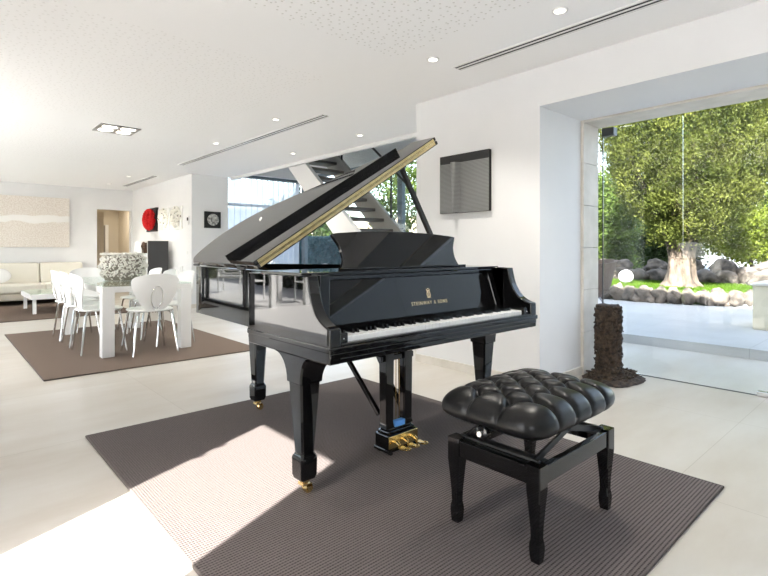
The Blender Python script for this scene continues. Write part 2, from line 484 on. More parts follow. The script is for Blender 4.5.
# window_1: sliding glazing by the dining side (left wall)
bm = BM()
for y in (6.45, 8.4, 10.4, 12.34):
    box(bm, (-1.15, y, 0), (-1.08, y + 0.06, 2.41))
box(bm, (-1.15, 6.45, 0), (-1.08, 12.4, 0.05)); box(bm, (-1.15, 6.45, 2.35), (-1.08, 12.4, 2.41))
wf = struct('window_1', bm, M['frame'], 'dark framed sliding glazing on the left wall', 'window')
bm = BM()
for a_, b_ in ((6.51, 8.4), (8.46, 10.4), (10.46, 12.34)): box(bm, (-1.12, a_, 0.05), (-1.11, b_, 2.35))
struct('pane', bm, M['glassgreen'], parent=wf)
# rear wall with a wide opening
bm = BM(); box(bm, (XL_W, -3.25, 0), (4.4, -3.05, CZ))
struct('wall_rear', bm, M['wall'], 'white wall behind the viewer', 'wall')

# hallway beyond the doorway
bm = BM()
box(bm, (2.45, YB + 3.0, 0), (4.3, YB + 3.1, 2.4)); box(bm, (2.55, YB + 0.15, 0), (2.65, YB + 3.0, 2.4)); box(bm, (3.95, YB + 0.15, 0), (4.05, YB + 3.0, 2.4))
box(bm, (2.55, YB + 0.15, 2.3), (4.05, YB + 3.0, 2.4))
struct('wall_hall', bm, M['beigewall'], 'beige hallway walls seen through the doorway', 'wall')
bm = BM(); box(bm, (2.80, YB + 1.0, 0.0), (3.12, YB + 1.05, 1.99))
d1 = struct('door_1', bm, M['woodbeige'], 'pale wooden door standing in the hallway', 'door')
bm = BM()
for zz in (0.95, 1.75): box(bm, (2.80, YB + 0.985, zz), (2.83, YB + 1.0, zz + 0.1))
struct('hinge', bm, M['steel'], parent=d1)
area('hall_ceiling_light', (3.3, YB + 1.7, 2.28), (0, 0, -1), 0.6, 0.6, 14, (1, 0.9, 0.75))
bm = BM(); box(bm, (3.36, YB + 2.93, 1.0), (3.62, YB + 3.0, 1.75))
r = thing('hall_picture', 'small grey picture on the hallway wall beyond the doorway', 'picture', (3.5, YB + 2.98, 1.0))
part('canvas', bm, mat('grey_canvas', (0.27, 0.24, 0.21), 0.7), r)
bm = BM(); box(bm, (3.60, YB + 2.92, 0.98), (3.68, YB + 3.0, 1.77)); part('edge', bm, M['white'], r)

# stairwell: outer glazing, upper wall
XW = 5.9
bm = BM()
box(bm, (XW, 3.2, 2.62), (XW + 0.2, 9.3, 4.9)); box(bm, (4.2, 9.10, 2.56), (XW, 9.3, 4.9)); box(bm, (4.4, 3.2, 0), (XW, 3.32, 4.9))
box(bm, (4.25, 3.32, CZ + 0.3), (4.4, 9.1, 4.9)); box(bm, (4.2, 3.2, 4.9), (XW + 0.2, 9.3, 5.0))
struct('wall_stair', bm, M['wall'], 'white upper walls of the stairwell', 'wall')
bm = BM(); box(bm, (4.25, 3.32, CZ - 0.05), (4.29, 9.08, CZ))
struct('trim_4', bm, M['wall'], 'white edge trim of the ceiling by the stair', 'trim')
bm = BM()
for y in (3.32, 6.05, 9.04): box(bm, (XW, y, 0), (XW + 0.08, y + 0.12, 2.62))
box(bm, (XW, 3.32, 0), (XW + 0.08, 9.1, 0.06)); box(bm, (XW, 3.32, 2.56), (XW + 0.08, 9.1, 2.62))
wf = struct('window_2', bm, M['mullion'], 'tall stair window with grey blue mullions', 'window')
bm = BM(); box(bm, (XW + 0.03, 3.44, 0.06), (XW + 0.045, 6.05, 2.56)); box(bm, (XW + 0.03, 6.17, 0.06), (XW + 0.045, 9.04, 2.56))
struct('pane', bm, M['glass'], parent=wf)
bm = BM()
box(bm, (4.2, 9.22, 0), (4.26, 9.29, 2.56)); box(bm, (XW - 0.06, 9.22, 0), (XW, 9.29, 2.56)); box(bm, (4.26, 9.22, 1.93), (XW - 0.06, 9.29, 1.985)); box(bm, (4.26, 9.22, 2.5), (XW - 0.06, 9.29, 2.56))
wf = struct('window_3', bm, M['mullion'], 'curtained window at the end of the stairwell', 'window')
bm = BM(); box(bm, (4.26, 9.25, 0.02), (XW - 0.06, 9.26, 1.93)); box(bm, (4.26, 9.25, 1.985), (XW - 0.06, 9.26, 2.5))
struct('pane', bm, M['glass'], parent=wf)

# upper storey mass (keeps the sun off the garden terrace) and an added wall calming the fallboard's reflection
bm = BM(); box(bm, (-1.2, -3.2, CZ + 0.31), (4.2, 12.6, 5.0)); box(bm, (4.2, -3.2, CZ + 0.31), (4.42, 3.19, 5.0)); box(bm, (4.2, -3.5, 0.0), (13.5, -3.26, 5.0))
struct('wall_upper', bm, M['wall'], 'upper storey of the house with an added unseen reflection blocking wall', 'wall')
# added unseen roofs keeping direct sun out of the left openings
bm = BM(); prism(bm, [(-1.26, 2.12), (-1.26, 13.2), (-4.4, 13.2), (-4.4, 0.86)], lambda u, v, w_: (u, v, w_), 2.52, 2.64); box(bm, (-3.4, -3.8, 2.52), (-1.26, -0.85, 2.64))
for y in (13.0,): box(bm, (-4.15, y, -0.03), (-4.03, y + 0.12, 2.5))
struct('ceiling_porch', bm, M['wall'], 'added white sun blocking roof over the left terrace', 'sun block')

# glass wall of the right recess: window_4
bm = BM(); box(bm, (4.445, -3.2, -0.001), (4.465, 2.0, 0.003)); box(bm, (4.451, 1.986, 0.0), (4.459, 1.994, 2.14))
wf = struct('window_4', bm, M['frame'], 'frameless glass wall of the right recess facing the garden', 'window')
for i, (a, c) in enumerate(((1.3475, 1.985), (0.66, 1.3455), (-0.9, 0.6585), (-3.2, -0.9015))):
    bm = BM(); box(bm, (4.449, a, 0.006), (4.461, c, 2.135)); struct('pane', bm, M['glass'], parent=wf)
bm = BM(); box(bm, (4.43, 0.70, 0.002), (4.48, 0.86, 0.035)); struct('door_fitting', bm, M['chrome'], parent=wf, bevel=0.003)
bm = BM(); box(bm, (4.42, 1.88, 2.07), (4.49, 1.985, 2.14)); struct('corner_bracket', bm, M['frame'], parent=wf)

# ------------------------------------------------------------------ ceiling fixtures
def slot(y0, y1, x, wd, label):
    r = thing('slot_diffuser', label, 'air vent', (x, (y0 + y1) / 2, CZ), 0, 'linear slot diffusers in the ceiling')
    bm = BM(); box(bm, (x - wd / 2, y0, CZ - 0.004), (x + wd / 2, y1, CZ - 0.0005)); part('slot', bm, M['blackpanel'], r)
    for s in (-1, 0, 1):
        bm = BM(); box(bm, (x + s * wd / 2 - 0.008, y0, CZ - 0.007), (x + s * wd / 2 + 0.008, y1, CZ - 0.001)); part('rail', bm, M['white'], r)


slot(0.6, 2.455, 2.98, 0.085, 'black linear slot diffuser nearest, above the picture wall')
slot(4.226, 8.275, 3.01, 0.085, 'long linear slot diffuser above the piano lid')
slot(9.847, 11.825, 3.1, 0.085, 'short linear slot diffuser farthest, near the dining wall')


def downlight(x, y, label):
    r = thing('downlight', label, 'ceiling light', (x, y, CZ), 0, 'recessed round downlights')
    bm = BM(); lathe(bm, [(0.032, -0.001), (0.045, -0.001), (0.045, -0.006), (0.034, -0.009), (0.032, -0.006)], (x, y, CZ), 24); part('ring', bm, M['white'], r, smooth=True)
    bm = BM(); lathe(bm, [(0.0305, -0.0062), (0.0305, -0.0074)], (x, y, CZ), 20); part('lens', bm, M['lampon'], r)
    l = D.lights.new('downlight_lamp', 'SPOT'); l.energy = 46; l.spot_size = math.radians(110); l.spot_blend = 0.9; l.shadow_soft_size = 0.03; l.color = (1, 0.94, 0.84)
    o = D.objects.new('downlight_lamp', l); COL.objects.link(o); o.parent = r; o.location = (0, 0, -0.03)


for x, y, la in ((2.70, 1.456, 'lit round downlight nearest, high above the piano stool'), (2.706, 2.452, 'lit round downlight between the nearest slot vent and the piano lid'),
                 (2.708, 4.698, 'round downlight left of the near end of the long slot vent'), (2.737, 6.276, 'round downlight left of the middle of the long slot vent'),
                 (3.839, 4.667, 'round downlight nearest the picture wall edge above the staircase'), (3.838, 6.18, 'round downlight by the ceiling edge above the stair stringer'),
                 (2.74, 10.2, 'faint round downlight far away by the short slot vent'), (2.74, 11.6, 'farthest round downlight before the hallway doorway')):
    downlight(x, y, la)
r = thing('recessed_spotlight_frame', 'square recessed ceiling fixture with four lamps, left of the piano', 'ceiling light', (1.575, 6.316, CZ))
# square oriented along the room axes
hx, hy = 0.19, 0.19
bm = BM()
cx, cy = 1.575, 6.33
for s in (-1, 0, 1):
    box(bm, (cx + s * hx - 0.016, cy - hy - 0.016, CZ - 0.012), (cx + s * hx + 0.016, cy + hy + 0.016, CZ - 0.0005))
    box(bm, (cx - hx, cy + s * hy - 0.016, CZ - 0.0121), (cx + hx, cy + s * hy + 0.016, CZ - 0.0006))
part('frame', bm, M['steel'], r)
bm = BM(); box(bm, (cx - hx, cy - hy, CZ - 0.004), (cx + hx, cy + hy, CZ - 0.0007)); part('backing', bm, M['blackpanel'], r)
for i in (-1, 1):
    for j in (-1, 1):
        bm = BM(); lathe(bm, [(0.078, -0.004), (0.078, -0.010), (0.05, -0.011)], (cx + i * hx / 2, cy + j * hy / 2, CZ), 20); part('lamp', bm, M['lampon'], r)

# ------------------------------------------------------------------ rugs
def rug(x0, x1, y0, y1, th, m_, label, edge=True):
    r = thing('rug', label, 'rug', ((x0 + x1) / 2, (y0 + y1) / 2, 0))
    bm = BM(); box(bm, (x0 + 0.012, y0 + 0.012, 0.0005), (x1 - 0.012, y1 - 0.012, th)); part('pile', bm, m_, r)
    bm = BM(); tube(bm, [(x0 + 0.012, y0 + 0.012, th * 0.52), (x1 - 0.012, y0 + 0.012, th * 0.52), (x1 - 0.012, y1 - 0.012, th * 0.52), (x0 + 0.012, y1 - 0.012, th * 0.52)], th * 0.51, 8, closed=True)
    part('binding', bm, M['rugedge'], r, smooth=True)


rug(0.632, 2.612, 0.615, 3.222, 0.014, M['rug'], 'brown ribbed rug under the grand piano and stool')
rug(0.655, 2.6, 4.8, 7.755, 0.012, M['rug2'], 'brown woven rug under the white dining table')
rug(-0.9, 2.6, 9.1, 12.65, 0.012, M['rug3'], 'dark brown rug under the sofa and coffee table')

# ------------------------------------------------------------------ GRAND PIANO
PX0, PX1, PY0 = 1.115, 2.575, 1.53
RB, RT = 0.655, 0.955            # rim bottom / top
piano = thing('grand_piano', 'black lacquered grand piano with raised lid on the brown ribbed rug', 'piano', (1.85, 2.3, 0.014))
P0 = Vector((1.165, 2.19, 0.975)); hd = Vector((0.0854, 0.9963, 0)); ex = Vector((0.9963, -0.0854, 0))
lid_uv = [(0, 0), (1.41, 0), (1.425, 0.2), (1.415, 0.38)]
lid_curve = spline([(1.415, 0.38, 0), (1.32, 0.56, 0), (1.16, 0.72, 0), (1.03, 0.86, 0), (0.90, 1.05, 0), (0.74, 1.25, 0), (0.56, 1.345, 0), (0.38, 1.345, 0), (0.20, 1.27, 0), (0.06, 1.16, 0), (0.0, 1.02, 0)], 6)
lid_uv += [(p.x, p.y) for p in lid_curve[1:]]


def flat(u, v):
    p = P0 + ex * u + hd * v
    return Vector((p.x, p.y))


# rim: outer outline from front left, spine, tail, bent side, front right
def rim_outline(off):
    pts = [Vector((1.20 + off, 1.72))]
    loop = lid_uv[1:]  # from right front round the tail to spine
    c = Vector((0.7, 0.5))
    body = []
    n_ = len(lid_uv)
    for i in range(n_):
        a = Vector(lid_uv[i - 1]); p = Vector(lid_uv[i]); b_ = Vector(lid_uv[(i + 1) % n_])
        t = (b_ - a).normalized(); nn = Vector((-t.y, t.x))
        q = p + nn * (off + 0.014); body.append(q)
    left = [Vector((1.222 + off, 2.19)), Vector((1.2615 + off, 3.06)), Vector((1.2635 + off, 3.11))] + [flat(*body[i]) for i in range(n_ - 1, 3, -1)]
    right = [flat(*body[i]) for i in (3, 2)] + [Vector((PX1 - 0.005 - off, 1.9)), Vector((PX1 - 0.005 - off, 1.72))]
    return pts + left[0:1] + left[1:] + right


ro = rim_outline(0.0); ri = rim_outline(0.05)
bm = BM()
n_ = len(ro)
vo_b = [bm.verts.new((p.x, p.y, RB)) for p in ro]; vo_t = [bm.verts.new((p.x, p.y, RT)) for p in ro]
vi_b = [bm.verts.new((p.x, p.y, RB)) for p in ri]; vi_t = [bm.verts.new((p.x, p.y, RT)) for p in ri]
for k in range(n_ - 1):
    bm.faces.new((vo_b[k], vo_b[k + 1], vo_t[k + 1], vo_t[k])); bm.faces.new((vi_b[k + 1], vi_b[k], vi_t[k], vi_t[k + 1]))
    bm.faces.new((vo_t[k], vo_t[k + 1], vi_t[k + 1], vi_t[k])); bm.faces.new((vo_b[k + 1], vo_b[k], vi_b[k], vi_b[k + 1]))
for k in (0, n_ - 1): bm.faces.new((vo_b[k], vo_t[k], vi_t[k], vi_b[k]))
part('rim', bm, M['black'], piano, smooth=True, bevel=0.004)
# underside
bm = BM(); prism(bm, [(p.x, p.y) for p in ri if p.y > 2.1], lambda u, v, w_: (u, v, w_), 0.70, 0.74); part('soundboard', bm, M['blacksoft'], piano)
bm = BM()
prism(bm, [(p.x, p.y) for p in rim_outline(0.055) if p.y > 2.1], lambda u, v, w_: (u, v, w_), 0.845, 0.865); part('iron_plate', bm, M['gold'], piano)
bm = BM()
for k in range(60):
    u = 0.1 + k * 1.2 / 59; v1 = 1.20 - max(0, u - 0.62) * 1.15
    a = flat(u, -0.05); c = flat(min(u * 0.75 + 0.12, 1.2), max(0.2, v1 - 0.12)); tube(bm, [(a.x, a.y, 0.885), (c.x, c.y, 0.885)], 0.0012, 4)
part('strings', bm, M['strings'], piano)

# arms with concave fronts
arm_prof = [(2.19, 0.62), (1.535, 0.62), (1.535, 0.757)]
arm_prof += [(p.x, p.y) for p in spline([(1.535, 0.757, 0), (1.575, 0.768, 0), (1.625, 0.80, 0), (1.665, 0.86, 0), (1.685, 0.93, 0), (1.69, 0.955, 0)], 4)[1:]] + [(2.19, 0.955)]
for x0, x1 in ((PX0, PX0 + 0.055), (PX1 - 0.055, PX1)):
    bm = BM(); prism(bm, arm_prof, lambda u, v, w_: (w_, u, v), x0, x1); part('arm', bm, M['black'], piano, smooth=True, bevel=0.005)
# key bed with stepped mouldings
for nm, z0, z1, ins in (('key_bed', 0.620, 0.642, 0.020), ('key_bed_moulding', 0.642, 0.664, 0.014), ('key_bed_moulding', 0.664, 0.688, 0.008)):
    bm = BM(); s = -0.012 + ins
    box(bm, (PX0 + s, PY0 + s, z0), (PX1 - s, 2.20, z1)); part(nm, bm, M['black'], piano, bevel=0.005)
# keyslip, key blocks
bm = BM(); box(bm, (PX0 + 0.055, PY0 + 0.004, 0.688), (PX1 - 0.055, PY0 + 0.03, 0.698)); part('keyslip', bm, M['black'], piano, bevel=0.003)
for x0, x1 in ((PX0 + 0.055, PX0 + 0.10), (PX1 - 0.10, PX1 - 0.055)):
    bm = BM(); box(bm, (x0, PY0 + 0.02, 0.688), (x1, 1.76, 0.735)); kb = part('key_block', bm, M['black'], piano, bevel=0.004)
    bm = BM(); ball(bm, ((x0 + x1) / 2, PY0 + 0.02, 0.712), 0.004, 10, 6); part('screw', bm, M['chrome'], kb, smooth=True)
# keys
KX0, KX1 = PX0 + 0.104, PX1 - 0.104
kp = (KX1 - KX0) / 52
for i in range(52):
    bm = BM(); x = KX0 + i * kp
    box(bm, (x + 0.0006, PY0 + 0.035, 0.690), (x + kp - 0.0006, 1.745, 0.7175)); part('white_key', bm, M['ivory'], piano, bevel=0.0012)
for i in range(52):
    if i in (51,): continue
    note = (i + 5) % 7   # 0 = C ; piano starts on A
    if note in (2, 6): continue
    xb = KX0 + (i + 1) * kp
    bm = BM()
    loft(bm, [[(xb - 0.0062, PY0 + 0.078, 0.7165), (xb + 0.0062, PY0 + 0.078, 0.7165), (xb + 0.0062, 1.745, 0.7165), (xb - 0.0062, 1.745, 0.7165)],
              [(xb - 0.0048, PY0 + 0.085, 0.7335), (xb + 0.0048, PY0 + 0.085, 0.7335), (xb + 0.0048, 1.745, 0.7335), (xb - 0.0048, 1.745, 0.7335)]])
    part('black_key', bm, M['black'], piano)
bm = BM(); box(bm, (KX0, 1.738, 0.70), (KX1, 1.748, 0.7215)); part('felt_strip', bm, M['felt_red'], piano)
# fallboard (leaning back)
FY0, FZ0, FY1, FZ1 = 1.750, 0.722, 1.800, 0.925
bm = BM()
prism(bm, [(FY0, FZ0), (FY1, FZ1), (FY1 + 0.03, FZ1), (FY0 + 0.03, FZ0)], lambda u, v, w_: (w_, u, v), PX0 + 0.10, PX1 - 0.10)
fb = part('fallboard', bm, M['black'], piano, bevel=0.002)
for x0, x1 in ((PX0 + 0.05, PX0 + 0.105), (PX1 - 0.105, PX1 - 0.05)):
    bm = BM(); prism(bm, [(1.735, 0.735), (1.80, 0.925), (1.9, 0.925), (1.9, 0.735)], lambda u, v, w_: (w_, u, v), x0, x1); part('cheek', bm, M['black'], piano, bevel=0.003)
# lettering and lyre emblem on the fallboard
ang = math.atan2(FY1 - FY0, FZ1 - FZ0)
def fbp(x, h, off=0.0015):
    """point on the fallboard at height z=h"""
    y = FY0 + (h - FZ0) * (FY1 - FY0) / (FZ1 - FZ0)
    return Vector((x, y - off * math.cos(ang), h + off * math.sin(ang)))


cu = D.curves.new('lettering', 'FONT'); cu.body = 'STEINWAY & SONS'; cu.size = 0.0265; cu.align_x = 'CENTER'; cu.extrude = 0.0008; cu.space_character = 1.27; cu.offset = -0.0003
to = D.objects.new('lettering_source', cu); COL.objects.link(to)
dg = bpy.context.evaluated_depsgraph_get(); me = D.meshes.new_from_object(to.evaluated_get(dg)); D.objects.remove(to)
bm = BM(); bm.from_mesh(me); D.meshes.remove(me)
xs = [v_.co.x for v_ in bm.verts]; sfac = 0.272 / (max(xs) - min(xs))
for v_ in bm.verts:
    x, y, z = v_.co; p = fbp(1.924 + x * sfac, 0.778 + y * math.cos(ang), 0.0012 + z); v_.co = p
part('lettering', bm, M['goldleaf'], fb, label='gold lettering')
bm = BM()
ez = 0.814
def e2(x, h): return fbp(1.925 + x, ez + h, 0.0014)
for s in (-1, 1):
    tube(bm, [e2(s * a, h) for a, h in ((0.0, 0.0), (0.008, 0.002), (0.0125, 0.010), (0.012, 0.019), (0.0075, 0.027), (0.008, 0.034), (0.013, 0.040))], 0.0017, 6)
for a in (-0.004, 0.0, 0.004): tube(bm, [e2(a, 0.004), e2(a, 0.034)], 0.0008, 4)
tube(bm, [e2(-0.009, 0.034), e2(0.009, 0.034)], 0.0014, 5); tube(bm, [e2(-0.012, -0.002), e2(0.012, -0.002)], 0.0016, 5); tube(bm, [e2(-0.006, 0.041), e2(0, 0.044), e2(0.006, 0.041)], 0.0014, 5)
part('lyre_emblem', bm, M['goldleaf'], fb, label='gold lyre emblem')
# music shelf
bm = BM(); box(bm, (PX0 + 0.05, 1.795, 0.925), (PX1 - 0.0, 2.14, 0.945)); box(bm, (PX0 + 0.045, 1.80, 0.9455), (PX1 + 0.006, 2.16, 0.962)); part('music_shelf', bm, M['black'], piano, bevel=0.003)
# music desk
L = spline([(0, 0, 0), (0.035, 0.028, 0), (0.055, 0.075, 0), (0.052, 0.125, 0), (0.040, 0.155, 0), (0.022, 0.185, 0), (0.012, 0.205, 0)], 4)
top = [(0.05, 0.211), (0.2, 0.222), (0.38, 0.228), (0.58, 0.228), (0.76, 0.222), (0.91, 0.211)]
Wd = 0.975
poly = [(p.x, p.y) for p in L] + top + [(Wd - p.x, p.y) for p in reversed(L)]
bm = BM(); la = math.radians(17)
prism(bm, poly, lambda u, v, w_: (1.462 + u, 1.955 + v * math.sin(la) + w_ * math.cos(la), 0.945 + v * math.cos(la) - w_ * math.sin(la)), 0, 0.02)
md_ = part('music_desk', bm, M['black'], piano, smooth=True, bevel=0.003)
bm = BM(); box(bm, (1.475, 1.925, 0.962), (2.425, 1.962, 0.972)); part('desk_ledge', bm, M['black'], md_, bevel=0.003)

# lid
th = math.radians(32.7)
e_ = Vector((ex.x * math.cos(th), ex.y * math.cos(th), math.sin(th))); nl = e_.cross(hd).normalized()
if nl.z < 0: nl = -nl
def lp(u, v, w_): return P0 + e_ * u + hd * v + nl * w_
bm = BM(); prism(bm, lid_uv, lp, -0.012, 0.012); lid = part('lid', bm, M['black'], piano, smooth=True, bevel=0.004)
# folded-back front flap and its raised lip
flap = [(-0.005, 0.004), (1.41, 0.004), (1.425, 0.20), (1.40, 0.33), (1.27, 0.235), (0.0, 0.345)]
flap = [(-0.005, 0.004), (1.41, 0.004), (1.43, 0.25), (1.27, 0.245), (0.0, 0.345)]
bm = BM(); prism(bm, flap, lp, 0.0145, 0.036); fl_ = part('front_flap', bm, M['black'], lid, bevel=0.003)
bm = BM()
A = [lp(-0.006, 0.325, 0.0365), lp(1.262, 0.215, 0.0365), lp(1.262, 0.228, 0.0365), lp(-0.006, 0.338, 0.0365)]
B = [lp(-0.006, 0.325, 0.070), lp(1.262, 0.215, 0.070), lp(1.262, 0.228, 0.070), lp(-0.006, 0.338, 0.070)]
loft(bm, [A, B]); part('flap_lip', bm, M['black'], lid, bevel=0.002)
bm = BM()
for w0, w1 in ((-0.005, 0.0095), (0.0185, 0.0325)):
    prism(bm, [(0.015, w0), (1.385, w0), (1.385, w1), (0.015, w1)], lambda u, v, w_: lp(u, w_, v), -0.0025, 0.002)
tube(bm, [lp(0.015, -0.001, 0.0138), lp(1.385, -0.001, 0.0138)], 0.0022, 8)
part('piano_hinge', bm, M['hinge'], lid, label='long brass hinge along the fold')
# spine hinges
for v in (0.2, 0.95):
    bm = BM(); p = P0 + hd * v; a = p - hd * 0.05; c = p + hd * 0.05
    tube(bm, [(a.x - 0.006, a.y, 0.966), (c.x - 0.006, c.y, 0.966)], 0.006, 8); part('spine_hinge', bm, M['blacksoft'], piano, smooth=True)
# prop stick
bm = BM(); bar(bm, (2.54, 2.2, 0.95), lp(1.28, 0.27, -0.013), 0.034, 0.024, (0, 1, 0)); part('prop_stick', bm, M['blacksoft'], piano, bevel=0.004)
# front strip under the lid opening
bm = BM(); box(bm, (PX0 + 0.06, 2.165, 0.875), (PX1 - 0.06, 2.185, 0.955)); part('stretcher', bm, M['blacksoft'], piano)
# legs
def pleg(cx, cy, top, flx=(1, 1), fly=(1, 1)):
    def ring(z, h, fx0=0, fx1=0, fy0=0, fy1=0, c=0.008):
        hx0, hx1, hy0, hy1 = h + fx0, h + fx1, h + fy0, h + fy1
        return [(cx - hx0 + c, cy - hy0, z), (cx + hx1 - c, cy - hy0, z), (cx + hx1, cy - hy0 + c, z), (cx + hx1, cy + hy1 - c, z),
                (cx + hx1 - c, cy + hy1, z), (cx - hx0 + c, cy + hy1, z), (cx - hx0, cy + hy1 - c, z), (cx - hx0, cy - hy0 + c, z)]
    bm = BM(); R_ = []
    R_.append(ring(0.085, 0.036)); R_.append(ring(0.10, 0.041)); R_.append(ring(0.175, 0.042)); R_.append(ring(0.187, 0.036)); R_.append(ring(0.195, 0.032))
    R_.append(ring(top - 0.125, 0.050)); R_.append(ring(top - 0.12, 0.057))
    for q in range(1, 9):
        a = q / 8 * PI / 2; f = (1 - math.cos(a)); z = top - 0.12 + 0.115 * math.sin(a)
        R_.append(ring(z, 0.057, 0.10 * f * flx[0], 0.10 * f * flx[1], 0.10 * f * fly[0], 0.10 * f * fly[1]))
    loft(bm, R_); lg = part('leg', bm, M['black'], piano, smooth=True, bevel=0.0)
    bm = BM(); lathe(bm, [(0.016, 0.062), (0.022, 0.068), (0.022, 0.086)], (cx, cy, 0), 14)
    bar(bm, (cx - 0.02, cy, 0.062), (cx + 0.025, cy, 0.05), 0.042, 0.012)
    for s in (-1, 1): bar(bm, (cx + 0.01, cy + s * 0.019, 0.06), (cx + 0.018, cy + s * 0.019, 0.03), 0.004, 0.024, (1, 0, 0))
    cs = part('caster', bm, M['brass'], lg, smooth=True, label='brass caster')
    bm = BM(); lathe(bm, [(0.017, -0.014), (0.021, -0.010), (0.021, 0.010), (0.017, 0.014)], (cx + 0.016, cy, 0.0352), 18, 'Y'); part('caster_wheel', bm, M['brass'], lg, smooth=True, label='brass caster wheel')


pleg(1.185, 1.815, 0.62, (0, 1), (0.6, 1)); pleg(2.50, 1.855, 0.62, (1, 0), (0.6, 1)); pleg(1.575, 2.965, 0.70, (0.8, 0.8), (0.8, 0.8))
# pedal lyre
LX0, LX1 = 1.70, 1.925
bm = BM()
box(bm, (LX0, 1.845, 0.030), (LX1, 1.955, 0.048)); box(bm, (LX0 + 0.006, 1.851, 0.048), (LX1 - 0.006, 1.95, 0.115)); box(bm, (LX0 + 0.018, 1.862, 0.115), (LX1 - 0.018, 1.945, 0.130)); box(bm, (LX0 + 0.03, 1.87, 0.130), (LX1 - 0.03, 1.94, 0.142))
for c in ((LX0 + 0.03, 1.86), (LX1 - 0.03, 1.86), (LX0 + 0.03, 1.94), (LX1 - 0.03, 1.94)): box(bm, (c[0] - 0.01, c[1] - 0.01, 0.0145), (c[0] + 0.01, c[1] + 0.01, 0.032))
pb = part('pedal_box', bm, M['black'], piano, bevel=0.004)
bm = BM(); box(bm, (LX0 + 0.008, 1.8455, 0.05), (LX1 - 0.008, 1.8505, 0.112)); part('brass_plate', bm, M['brass'], pb, bevel=0.002)
for k in range(3):
    cx = LX0 + 0.05 + k * 0.062
    bm = BM()
    lpts = []
    for q in range(18):
        a = 2 * PI * q / 18
        lpts.append((cx + 0.017 * math.sin(a), 1.775 + 0.036 * math.cos(a), 0.066 - 0.006 * math.cos(a)))
    tube(bm, lpts, 0.0055, 8, closed=True); tube(bm, [(cx, 1.812, 0.072), (cx, 1.83, 0.08), (cx, 1.85, 0.082)], [0.008, 0.010, 0.010], 8)
    box(bm, (cx - 0.016, 1.76, 0.0655), (cx + 0.016, 1.806, 0.069))
    part('pedal', bm, M['brass'], pb, smooth=True)
for x in (LX0 + 0.045, LX1 - 0.045):
    bm = BM(); loft(bm, [sq(x, 1.905, 0.142, 0.031, 0.030, 0.004), sq(x, 1.905, 0.165, 0.026, 0.027, 0.004), sq(x, 1.905, 0.60, 0.030, 0.030, 0.004), sq(x, 1.905, 0.62, 0.034, 0.034, 0.004)])
    part('lyre_post', bm, M['black'], piano)
bm = BM(); box(bm, (LX0 - 0.005, 1.89, 0.485), (LX1 + 0.005, 1.92, 0.515)); part('lyre_crossbar', bm, M['black'], piano, bevel=0.003)
for k in (-1, 0, 1):
    x = (LX0 + LX1) / 2 + k * 0.024; bm = BM(); tube(bm, [(x, 1.905, 0.14), (x, 1.905, 0.62)], 0.0024, 8); part('pedal_rod', bm, M['brass'], piano, smooth=True)
for x0, x1 in ((LX0 + 0.03, LX0 - 0.02), (LX1 - 0.03, LX1 + 0.02)):
    bm = BM(); bar(bm, (x0, 1.945, 0.20), (x1, 2.40, 0.70), 0.022, 0.022); part('lyre_brace', bm, M['black'], piano, bevel=0.003)
bm = BM(); box(bm, (LX0 + 0.078, 1.872, 0.1425), (LX1 - 0.078, 1.90, 0.170)); part('blue_felt', bm, M['felt_blue'], pb, label='small blue felt pad')

# ------------------------------------------------------------------ PIANO STOOL
SX0, SX1, SY0, SY1 = 1.478, 2.05, 0.868, 1.265
scx, scy = (SX0 + SX1) / 2, (SY0 + SY1) / 2
stool = thing('piano_stool', 'black adjustable piano stool with buttoned leather seat in front of the piano', 'stool', (scx, scy, 0.014))
for x, y in ((SX0 + 0.027, SY0 + 0.027), (SX1 - 0.027, SY0 + 0.027), (SX0 + 0.027, SY1 - 0.027), (SX1 - 0.027, SY1 - 0.027)):
    bm = BM(); loft(bm, [sq(x, y, z, h, h, 0.004) for z, h in ((0.0145, 0.0165), (0.03, 0.0185), (0.058, 0.0205), (0.075, 0.0195), (0.092, 0.0165), (0.13, 0.0175), (0.20, 0.0225), (0.255, 0.027), (0.34, 0.027))])
    part('leg', bm, M['black'], stool, smooth=True)
bm = BM()
z0, z1 = 0.272, 0.334
box(bm, (SX0 + 0.054, SY0 + 0.006, z0), (SX1 - 0.054, SY0 + 0.03, z1)); box(bm, (SX0 + 0.054, SY1 - 0.03, z0), (SX1 - 0.054, SY1 - 0.006, z1))
box(bm, (SX0 + 0.006, SY0 + 0.054, z0), (SX0 + 0.03, SY1 - 0.054, z1)); box(bm, (SX1 - 0.03, SY0 + 0.054, z0), (SX1 - 0.006, SY1 - 0.054, z1))
part('apron', bm, M['black'], stool, bevel=0.003)
# scissor mechanism
bm = BM()
for y in (SY0 + 0.05, SY1 - 0.05):
    bar(bm, (SX0 + 0.05, y, 0.335), (SX1 - 0.17, y, 0.425), 0.008, 0.022); bar(bm, (SX1 - 0.05, y, 0.335), (SX0 + 0.17, y, 0.425), 0.008, 0.022)
for x in (SX0 + 0.05, SX1 - 0.05): tube(bm, [(x, SY0 + 0.03, 0.338), (x, SY1 - 0.03, 0.338)], 0.009, 10)
for x in (SX0 + 0.18, SX1 - 0.18): tube(bm, [(x, SY0 + 0.03, 0.42), (x, SY1 - 0.03, 0.42)], 0.009, 10)
tube(bm, [(SX0 + 0.02, scy, 0.415), (SX1 - 0.02, scy, 0.415)], 0.010, 10)
box(bm, (SX0 + 0.03, SY0 + 0.03, 0.326), (SX0 + 0.10, SY1 - 0.03, 0.336)); box(bm, (SX1 - 0.10, SY0 + 0.03, 0.326), (SX1 - 0.03, SY1 - 0.03, 0.336))
part('lift_mechanism', bm, M['blacksoft'], stool, smooth=True)
